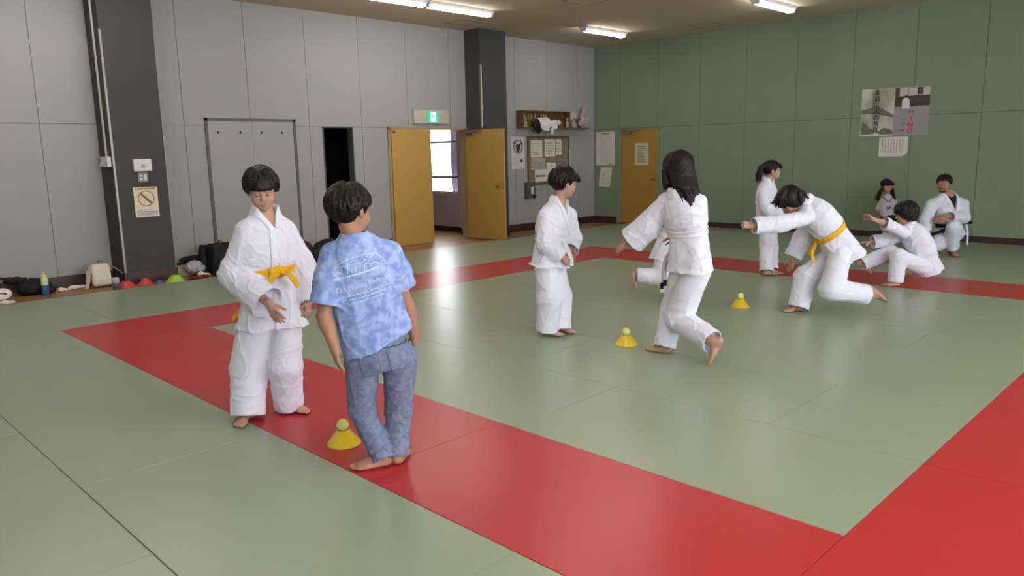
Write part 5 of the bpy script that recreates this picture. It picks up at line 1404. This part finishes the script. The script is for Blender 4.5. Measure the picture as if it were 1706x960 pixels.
m = MB(); m.box((0, -.062, -.062), (.008, .062, .062), 0, .003); m.build('plate', mat('grey_plate', srgb(132,132,134), .4, .03), e)
for y0, y1, z0, z1 in ((-.042, -.010, .008, .036), (-.042, -.010, -.036, -.008), (.010, .042, -.036, .036)):
    m = MB(); m.box((.006, y0, z0), (.013, y1, z1), 0, .002); m.build('rocker', WPLAST, e)
o, W, of = sheet('notice', 'cream notice with crossed-out circle on near dark column', 'notice', ('col', xc), -10.212, -9.908, .822, 1.215, m=mat('cream_notice', srgb(222,208,178), .8, .02))
BRN = mat('brown_print', srgb(120,92,62), .8, .05)
marks(o, W, of, [(-10.205, -9.915, .828, .935)], PAPER, 'white_panel')
ring = lambda r0, r1, n=40: [[(-10.06+r*math.cos(a), 1.065+r*math.sin(a)) for r, a in ((r0, t), (r1, t), (r1, t+2*PI/n), (r0, t+2*PI/n))] for t in np.linspace(0, 2*PI, n, endpoint=False)]
polymark(o, W, of, ring(.094, .104), BRN, 'ring_print')
d = .0042; polymark(o, W, of+.0002, [[(-10.06-.073-d, 1.065+.063-d), (-10.06-.063+d, 1.065+.073+d), (-10.06+.073+d, 1.065-.063+d), (-10.06+.063-d, 1.065-.073-d)]], BRN, 'bar_print')
polymark(o, W, of, [[(-10.10, 1.03), (-10.03, 1.03), (-10.03, 1.038), (-10.10, 1.038)], [(-10.09, 1.05), (-10.04, 1.06), (-10.04, 1.068), (-10.09, 1.058)], [(-10.075, 1.08), (-10.06, 1.115), (-10.052, 1.11), (-10.067, 1.076)]], mat('faint_brown_print', srgb(190,170,138), .8), 'faint_print')
marks(o, W, of, lines(-10.19, -9.93, 1.182, 1.202, 1, 3, .9), BRN, 'heading_print')
marks(o, W, of+.0009, lines(-10.19, -9.93, .84, .925, 4, 4, .3), INK)
# cable duct with box on the near column's side; thin duct on the far column
m = MB(); m.box((.262, -10.438, 1.62), (.290, -10.42, CEIL)); o = m.build('cable_duct', mat('ivory_duct', srgb(206,198,184), .5, .02)); tag(o, 'ivory cable duct down the shaded side of near column', 'cable duct')
e = empty('junction_box', (.25, -10.42, 1.555)); tag(e, 'white socket box at lower end of the ivory duct', 'socket')
m = MB(); m.box((-.165, -.05, -.065), (.165, 0, .065), 0, .006); m.build('box', WPLAST, e)
m = MB(); m.box((-.13, -.054, -.03), (-.10, -.049, .045)); m.build('slot', mat('slot_grey', srgb(90,90,92), .5), e)
m = MB(); m.box((.415, -3.882, 2.05), (.432, -3.866, 3.18)); o = m.build('cable_duct', mat('ivory_duct', srgb(206,198,184))); tag(o, 'pale thin duct down the far dark column', 'cable duct')
# exit sign over the double door
e = empty('exit_sign', (0, -4.783, 2.235)); tag(e, 'lit green running-man exit sign above the open double door', 'sign')
m = MB(); m.box((0, -.405, -.118), (.055, .405, .118), 0, .006); m.build('housing', mat('sign_housing', srgb(190,182,164), .5, .02), e)
EG = mat('exit_green', srgb(40,150,110), .5, .02, emit=srgb(30,150,105), estr=.9); EW = mat('exit_white', srgb(200,240,238), .5, .02, emit=srgb(180,245,240), estr=1.25)
m = MB(); m.box((.052, -.105, -.105), (.060, .155, .100)); m.build('green_face', EG, e)
We = lambda v: (v[2], v[0], v[1])
polymark(e, We, .0605, [[(-.035, -.085), (.095, -.085), (.095, .085), (-.035, .085)]], EW, 'pictogram_doorway')
EB = mat('exit_figure', srgb(60,140,190), .5, emit=srgb(60,150,200), estr=.5)
polymark(e, We, .0615, [[(.012+.013*math.cos(a), .056+.013*math.sin(a)) for a in np.linspace(0, 2*PI, 12, endpoint=False)], [(.0, .04), (.03, .036), (.045, -.005), (.022, -.012)], [(.022, -.012), (.042, -.006), (.02, -.045), (-.015, -.07), (-.022, -.06), (.006, -.04)], [(.03, -.006), (.046, -.01), (.07, -.04), (.062, -.075), (.05, -.072), (.054, -.042)], [(.0, .036), (.008, .042), (-.012, .012), (-.026, .012), (-.026, .004), (-.006, .002)], [(.026, .03), (.034, .034), (.055, .012), (.075, .02), (.078, .012), (.054, .0)]], EB, 'figure_print')
# trophy shelf in the corner
WD = wood_mat('shelf_wood', srgb(96,66,36), srgb(128,92,54), (6, 1.2, 6), .5, .5)
e = empty('wall_shelf', (0, -1.5, 2.05)); tag(e, 'brown wooden box shelf on grey wall above notice board', 'shelf')
m = MB(); m.box((0, -1.03, .0), (.20, 1.09, .022)); m.build('bottom_board', WD, e)
m = MB(); m.box((0, -1.03, .022), (.012, .44, .335)); m.build('back_board', WD, e)
m = MB(); m.box((0, -1.03, .022), (.19, -1.008, .335)); m.build('side_board', WD, e)
m = MB(); m.box((0, .418, .022), (.19, .44, .335)); m.build('side_board', WD, e)
m = MB(); m.box((0, -1.03, .335), (.20, .44, .355)); m.build('top_board', WD, e)
PLQ = mat('pale_wood_plate', srgb(202,186,156), .7, .04)
pos = [-2.42, -2.335, -2.29, -2.19, -2.095, -1.98, -1.79, -1.71, -1.64]
for i, y in enumerate(pos):
    m = MB(); m.box((.013, y-.017, 2.235), (.02, y+.017, 2.345)); o = m.build('name_plate', PLQ); tag(o, 'small pale wooden name plate hung on shelf back board', 'name plate', 'wooden name plates in the shelf')
    marks(o, lambda v: (v[2], v[0], v[1]), .0203, [(y-.006, y+.006, 2.25+.022*k, 2.263+.022*k) for k in range(4)], mat('plate_ink', srgb(70,56,44), .8), 'brush_lettering')
FIG = mat('pale_stone', srgb(164,156,142), .7, .06, 30)
def figurine(y, h, label, m=FIG, w=1., x=.12):
    mb = MB(); mb.lathe([(0, 0), (.042*w, 0), (.044*w, .02), (.030*w, .03), (.036*w, h*.35), (.030*w, h*.55), (.016*w, h*.66), (.024*w, h*.76), (.027*w, h*.86), (.016*w, h*.97), (0, h)], n=20); mb.ell((.0, -.035*w, h*.45), (.012, .012, h*.12)); mb.ell((.0, .035*w, h*.45), (.012, .012, h*.12))
    o = mb.build('figurine', m, smooth=True); o.location = (x, y, 2.0725); return tag(o, label, 'figurine', 'ornaments on the shelf')
figurine(-1.07, .22, 'taller pale figurine on the shelf, left of the framed card', w=1.15)
figurine(-.87, .17, 'squat pale figurine on the shelf, in front of dark red box', w=1.7)
figurine(-2.34, .19, 'pale figurine at left inside shelf, beside drooping white cloth', w=1.2, x=.07)
m = MB(); m.box((.022, -1.0, 2.074), (.034, -.68, 2.40)); m.box((.034, -.98, 2.09), (.035, -.70, 2.385)); o = m.build('certificate_card', mat('ivory_card', srgb(190,186,172), .7, .03)); tag(o, 'ivory card standing at back of the shelf', 'card')
m = MB(); m.box((.05, -.80, 2.074), (.12, -.70, 2.27), 0, .006); o = m.build('ornament_box', mat('dull_red_box', srgb(104,76,74), .7, .1, 25)); tag(o, 'dull red ornament box on right half of shelf', 'box')
# a layered ornament (tiers of pale folded paper) at the right end
sk = S(); MAU = mat('pale_pink_paper', srgb(176,160,152), .8, .1, 30, .3, 60)
lump('paper_ornament', 'tall pale pinkish folded ornament at right end of the shelf', 'ornament', None, [('e', (0, 0, .10), (.06, .13, .09)), ('e', (0, .03, .24), (.05, .10, .10)), ('e', (0, .05, .36), (.035, .05, .09))], MAU, .008, .016, .06, 21, pos=(.10, -.555, 2.0725))
m = MB()
for y in (-.66, -.60, -.54, -.48): m.ribbon([(.185, y, 2.30), (.20, y, 2.22), (.19, y+.01, 2.16)], np.array([0., 1, 0]), .03, .004)
o = m.build('paper_streamers', mat('cream_streamer', srgb(206,190,170), .8, .04)); tag(o, 'row of cream paper streamers before pinkish ornament on shelf', 'streamer')
def cloth_shelf():
    sk = S()
    for c_, r_ in (((.10, -1.86, 2.19), (.09, .26, .085)), ((.20, -1.90, 2.13), (.055, .20, .085)), ((.12, -1.50, 2.17), (.06, .22, .055)), ((.225, -1.88, 2.05), (.03, .11, .06)), ((.215, -1.60, 2.10), (.035, .09, .07))): sk.ell(c_, r_, k=.04)
    fn = lambda P: np.maximum(sk(P)-waves(P, 22, .10)*.018, np.minimum(.0235+2.05-P[:, 2]+0*P[:, 0], .2005-P[:, 0])*1.0).astype(f32)
    o = sdf_obj('draped_cloth', fn, np.array((-.02, -2.25, 1.93)), np.array((.32, -1.2, 2.32)), .007, WH, None, 1, keep=.05)
    tag(o, 'white cloth with black end drooping over the front edge of shelf', 'cloth')
    sk2 = S(); sk2.ell((.215, -2.15, 2.12), (.04, .10, .13), k=.0); sk2.ell((.22, -2.10, 2.02), (.03, .07, .09), k=.03)
    sdf_obj('black_end', lambda P: np.maximum(sk2(P)-waves(P, 5, .08)*.008, .2015-P[:, 0]).astype(f32), np.array((.1, -2.4, 1.85)), np.array((.32, -1.95, 2.32)), .007, NYL, o, 1, keep=.05)
    mb = MB(); mb.tube([(.235, -1.72, 2.06), (.24, -1.715, 2.02), (.24, -1.71, 1.93)], [.018, .028, .034], 12); mb.build('tassel', WH, o, smooth=True)
cloth_shelf()
# emblem poster, cork board with papers, small grey holder
o, W, of = sheet('hanging_poster', 'white poster with dark round emblem left of the cork board', 'poster', 'y', -2.69, -2.31, 1.235, 1.88, m=mat('poster_white', srgb(206,200,202), .7, .02))
DP = mat('dark_maroon_print', srgb(66,40,52), .8, .1)
cyy, czz = -2.50, 1.68; pol = []
for i in range(26):
    a = 2*PI*i/26; 
    if abs(a-PI/2) < .55: continue
    r0, r1 = .095, .142; pol.append([(cyy+r0*math.cos(a-.09), czz+r0*math.sin(a-.09)), (cyy+r1*math.cos(a-.06), czz+r1*math.sin(a-.06)), (cyy+(r1+.01)*math.cos(a+.05), czz+(r1+.01)*math.sin(a+.05)), (cyy+r0*math.cos(a+.08), czz+r0*math.sin(a+.08))])
pol += [[(cyy-.05, czz-.06), (cyy+.05, czz-.06), (cyy+.068, czz+.02), (cyy+.045, czz+.07), (cyy+.0, czz+.05), (cyy-.045, czz+.07), (cyy-.068, czz+.02)], [(cyy-.02, czz-.11), (cyy+.02, czz-.11), (cyy+.035, czz-.06), (cyy-.035, czz-.06)]]
for i, a in enumerate(np.linspace(.72, 2.42, 6)):
    r0, r1 = .122, .172; pol.append([(cyy+r0*math.cos(a-.10), czz-.02+r0*math.sin(a-.10)+.01), (cyy+r0*math.cos(a+.10), czz-.02+r0*math.sin(a+.10)+.01), (cyy+r1*math.cos(a+.10), czz-.02+r1*math.sin(a+.10)), (cyy+r1*math.cos(a-.10), czz-.02+r1*math.sin(a-.10))])
polymark(o, W, of, pol, DP, 'emblem_print')
polymark(o, W, of, [[(-2.405+.036*math.cos(a), 1.40+.036*math.sin(a)) for a in np.linspace(0, 2*PI, 10, endpoint=False)]], DP, 'emblem_print')
marks(o, W, of, lines(-2.66, -2.45, 1.30, 1.46, 5, 8, .18), mat('pale_ink', srgb(160,154,156), .8))
e = empty('notice_board', (0, -1.6, 1.4)); tag(e, 'brown-framed cork notice board covered in papers', 'notice board')
CORK = mat('cork', srgb(132,112,82), .9, .12, 60, .3, 120); FRM = mat('board_frame', srgb(104,84,58), .6, .05)
by0, by1, bz0, bz1 = -2.21, -.93, .915, 1.875
m = MB(); m.box((.0, by0, bz0), (.014, by1, bz1)); o = m.build('cork', CORK, e); o.matrix_parent_inverse = Matrix.Translation((0, 1.6, -1.4))
m = MB()
for b in (((0, by0-.02, bz0-.025), (.028, by0+.015, bz1+.02)), ((0, by1-.015, bz0-.025), (.028, by1+.02, bz1+.02)), ((0, by0, bz0-.025), (.028, by1, bz0+.012)), ((0, by0, bz1-.012), (.028, by1, bz1+.025))): m.box(*b)
o = m.build('frame', FRM, e); o.matrix_parent_inverse = Matrix.Translation((0, 1.6, -1.4))
GP = mat('greyish_paper', srgb(172,166,152), .85, .05, 10); DPAP = mat('printed_news', srgb(132,122,108), .85, .25, 30, detail=6)
sh_ = [('topmost left sheet on the cork board, next to frame', -2.13, -1.78, 1.46, 1.81, PAPER, 0, 6), ('pale sheet beside top left sheet on cork board', -1.70, -1.37, 1.47, 1.83, PAPER, 0, 5), ('narrow sheet in the top middle of cork board', -1.35, -1.16, 1.50, 1.83, PAPER, .02, 4),
       ('newsprint page in top right corner of cork board', -1.15, -.97, 1.44, 1.83, DPAP, 0, 6), ('wide greenish sheet below the top left sheet', -2.12, -1.69, 1.195, 1.45, GP, -.03, 5), ('blank white sheet overlapping the middle of cork board', -1.66, -1.36, .98, 1.345, PAPER, -.06, 0),
       ('tilted white sheet near bottom left of cork board', -2.02, -1.66, .95, 1.20, PAPER, .05, 1), ('small brown picture card in middle of cork board', -1.55, -1.38, 1.345, 1.445, DPAP, .05, 0), ('newsprint page at right edge, mid height', -1.29, -1.10, 1.16, 1.42, DPAP, 0, 5), ('second newsprint sheet below right corner page', -1.09, -.96, 1.12, 1.42, DPAP, .02, 5), ('grey patterned sheet low on cork board behind boy head', -1.33, -1.02, .95, 1.14, DPAP, 0, 3)]
for lab, a0, a1, z0, z1, mm, tl, nl in sh_:
    o, W, of = sheet('pinned_paper', lab, 'paper', 'y', a0, a1, z0, z1, 'papers on the cork board', tl, 0, mm, .016 + (.004 if 'overlap' in lab or 'tilted' in lab else 0))
    if nl: marks(o, W, of, lines(a0+.03, a1-.03, z0+.04, z1-.05, nl, int(abs(a0*100)), .25))
o, W, of = sheet('hanging_strip', 'white paper strip hanging at the right frame of cork board', 'paper', 'y', -.90, -.865, 1.27, 1.62)
e = empty('wall_holder', (0, -2.19, .785)); tag(e, 'dark grey wall box holding papers under the cork board corner', 'holder')
m = MB(); m.box((0, -.14, -.165), (.07, .13, .165), 0, .008); m.build('box', mat('holder_grey', srgb(76,78,82), .5, .05), e)
m = MB(); m.box((.071, -.01, -.075), (.078, .07, .07)); m.build('paper_slip', PAPER, e)
m = MB(); m.ell((.08, .09, -.13), (.03, .045, .04)); m.build('black_clip', BLACKC, e, smooth=True)
# papers on green wall and yellow door
o, W, of = sheet('wall_notice', 'large white notice on green wall left of the yellow door', 'notice', 'x', .045, .575, 1.245, 1.985); marks(o, W, of, lines(.10, .52, 1.32, 1.90, 16, 31, .12), mat('pale_ink', srgb(160,154,156), .8)); marks(o, W, of, [(.20, .42, 1.935, 1.952), (.36, .52, 1.265, 1.275)], INK)
o, W, of = sheet('wall_notice', 'smaller crooked sheet under the large white notice', 'notice', 'x', .155, .475, .765, 1.20, None, -.03, .12); marks(o, W, of, lines(.20, .42, .82, 1.14, 9, 32, .12), mat('pale_ink', srgb(160,154,156), .8))
o, W, of = sheet('door_notice', 'white printed notice taped on the yellow wall door', 'notice', 'x', 1.125, 1.48, 1.245, 1.715, off=.010, m=mat('creamy_paper', srgb(206,196,172), .8, .02)); marks(o, W, of, lines(1.19, 1.42, 1.30, 1.66, 9, 33, .3))
# the two posters on the green wall
PH1 = mat('poster_grey_photo', srgb(152,152,140), .55, .1, 2.2, col2=srgb(206,204,192), detail=7)
o, W, of = sheet('hanging_poster', 'pale mountain poster with vertical dark characters on green wall', 'poster', 'x', 5.865, 6.405, 1.722, 2.512, m=PH1)
RK = mat('grey_rock_print', srgb(112,110,98), .7, .2, 8, detail=6); RK2 = mat('pale_rock_print', srgb(196,194,182), .7, .06, 6, detail=6)
polymark(o, W, of, [[(5.87, 2.16), (6.0, 2.19), (6.08, 2.20), (6.18, 2.20), (6.40, 2.06), (6.40, 2.02), (6.25, 2.06), (6.10, 2.09), (5.96, 2.10), (5.87, 2.10)], [(5.875, 1.80), (5.90, 1.97), (5.97, 1.92), (6.02, 1.86), (6.09, 1.83), (6.10, 1.76), (5.98, 1.75), (5.88, 1.75)], [(6.14, 1.78), (6.25, 1.86), (6.33, 1.84), (6.40, 1.80), (6.40, 1.75), (6.2, 1.745)]], RK, 'rock_print')
BK = mat('black_print', srgb(40,40,38), .8, .05)
for i, ch in enumerate('柔道は人間教育'): [lettering(o, W, of+.002+.0001*k, ch, 6.118+dx, 2.405-.103*i, .103, BK, 'lettering') for k, dx in enumerate((-.0025, .0025))]
marks(o, W, of+.001, lines(6.048, 6.066, 2.20, 2.46, 1, 5, .7, True), INK, 'text_lettering')
PH2 = mat('poster_mat_photo', srgb(150,148,154), .5, .05, 3)
o, W, of = sheet('hanging_poster', 'judo poster with seated figure and red letters on green wall', 'poster', 'x', 6.407, 6.948, 1.722, 2.512, m=PH2)
marks(o, W, of, [(6.41, 6.945, 2.19, 2.36)], mat('brown_print_band', srgb(76,62,54), .7, .15, 8), 'brown_print'); marks(o, W, of, [(6.41, 6.475, 2.36, 2.50)], mat('brown_print_band', srgb(76,62,54)), 'brown_print')
marks(o, W, of, [(6.478, 6.60, 2.365, 2.50), (6.62, 6.74, 2.365, 2.48), (6.845, 6.94, 2.365, 2.49)], mat('cream_print', srgb(196,190,178), .7, .03), 'pale_pattern'); marks(o, W, of, [(6.755, 6.83, 2.385, 2.49)], BK, 'dark_print'); marks(o, W, of+.001, [(6.775, 6.81, 2.41, 2.465)], RK, 'dark_print')
WP = mat('white_figure_print', srgb(214,214,220), .7, .03)
polymark(o, W, of+.001, [[(6.525, 2.16), (6.64, 2.155), (6.645, 2.23), (6.635, 2.295), (6.60, 2.335), (6.56, 2.335), (6.525, 2.30), (6.52, 2.23)]], WP, 'figure_print')
polymark(o, W, of+.001, [[(6.58+.022*math.cos(a), 2.355+.024*math.sin(a)) for a in np.linspace(0, 2*PI, 12, endpoint=False)]], BK, 'figure_print')
RP = mat('red_print', srgb(196,60,84), .7, .05)
for i, ch in enumerate(('道', 'I', 'N', 'D')): lettering(o, W, of+.0015, ch if i else 'M', 6.672, 2.055-.098*i, .112 if i else .105, RP, 'lettering', .0035 if i else 0.)
for i in range(3): marks(o, W, of+.001, [(6.55-.012*i, 6.585, 1.975-.09*i, 1.995-.09*i)], INK, 'small_lettering')
# clipped-corner notice below
o, W, of = sheet('wall_notice', 'small white notice with clipped corner below the two posters', 'notice', 'x', 6.195, 6.655, 1.375, 1.70, corner=.085)
marks(o, W, of, lines(6.23, 6.60, 1.44, 1.66, 8, 35, .35, True), mat('pale_ink', srgb(160,154,156), .8))
# ------------------------------------------------------------------ light: tubes above, daylight through the window wall and the corridor
w = bpy.data.worlds.new('daylight'); SC.world = w; w.use_nodes = True
bg = w.node_tree.nodes['Background']; bg.inputs['Color'].default_value = (.95, .975, 1.0, 1); bg.inputs['Strength'].default_value = 5.8
for k, (a, b) in enumerate(wins):
    ld = bpy.data.lights.new('window_daylight', 'AREA'); ld.shape = 'RECTANGLE'; ld.size = b-a; ld.size_y = WZ1-WZ0; ld.energy = 45; ld.color = (.84, .91, 1.0)
    lo = bpy.data.objects.new('window_daylight', ld); COL.objects.link(lo); lo.location = (14.58, (a+b)/2, (WZ0+WZ1)/2); lo.rotation_euler = (0, PI/2, 0)
SC.view_settings.view_transform = 'Standard'; SC.view_settings.look = 'None'; SC.view_settings.exposure = 0.75; SC.view_settings.gamma = 1.0
SC.view_settings.use_curve_mapping = False
SC.cycles.use_denoising = True; SC.cycles.max_bounces = 6; SC.cycles.diffuse_bounces = 4; SC.cycles.caustics_reflective = False; SC.cycles.caustics_refractive = False
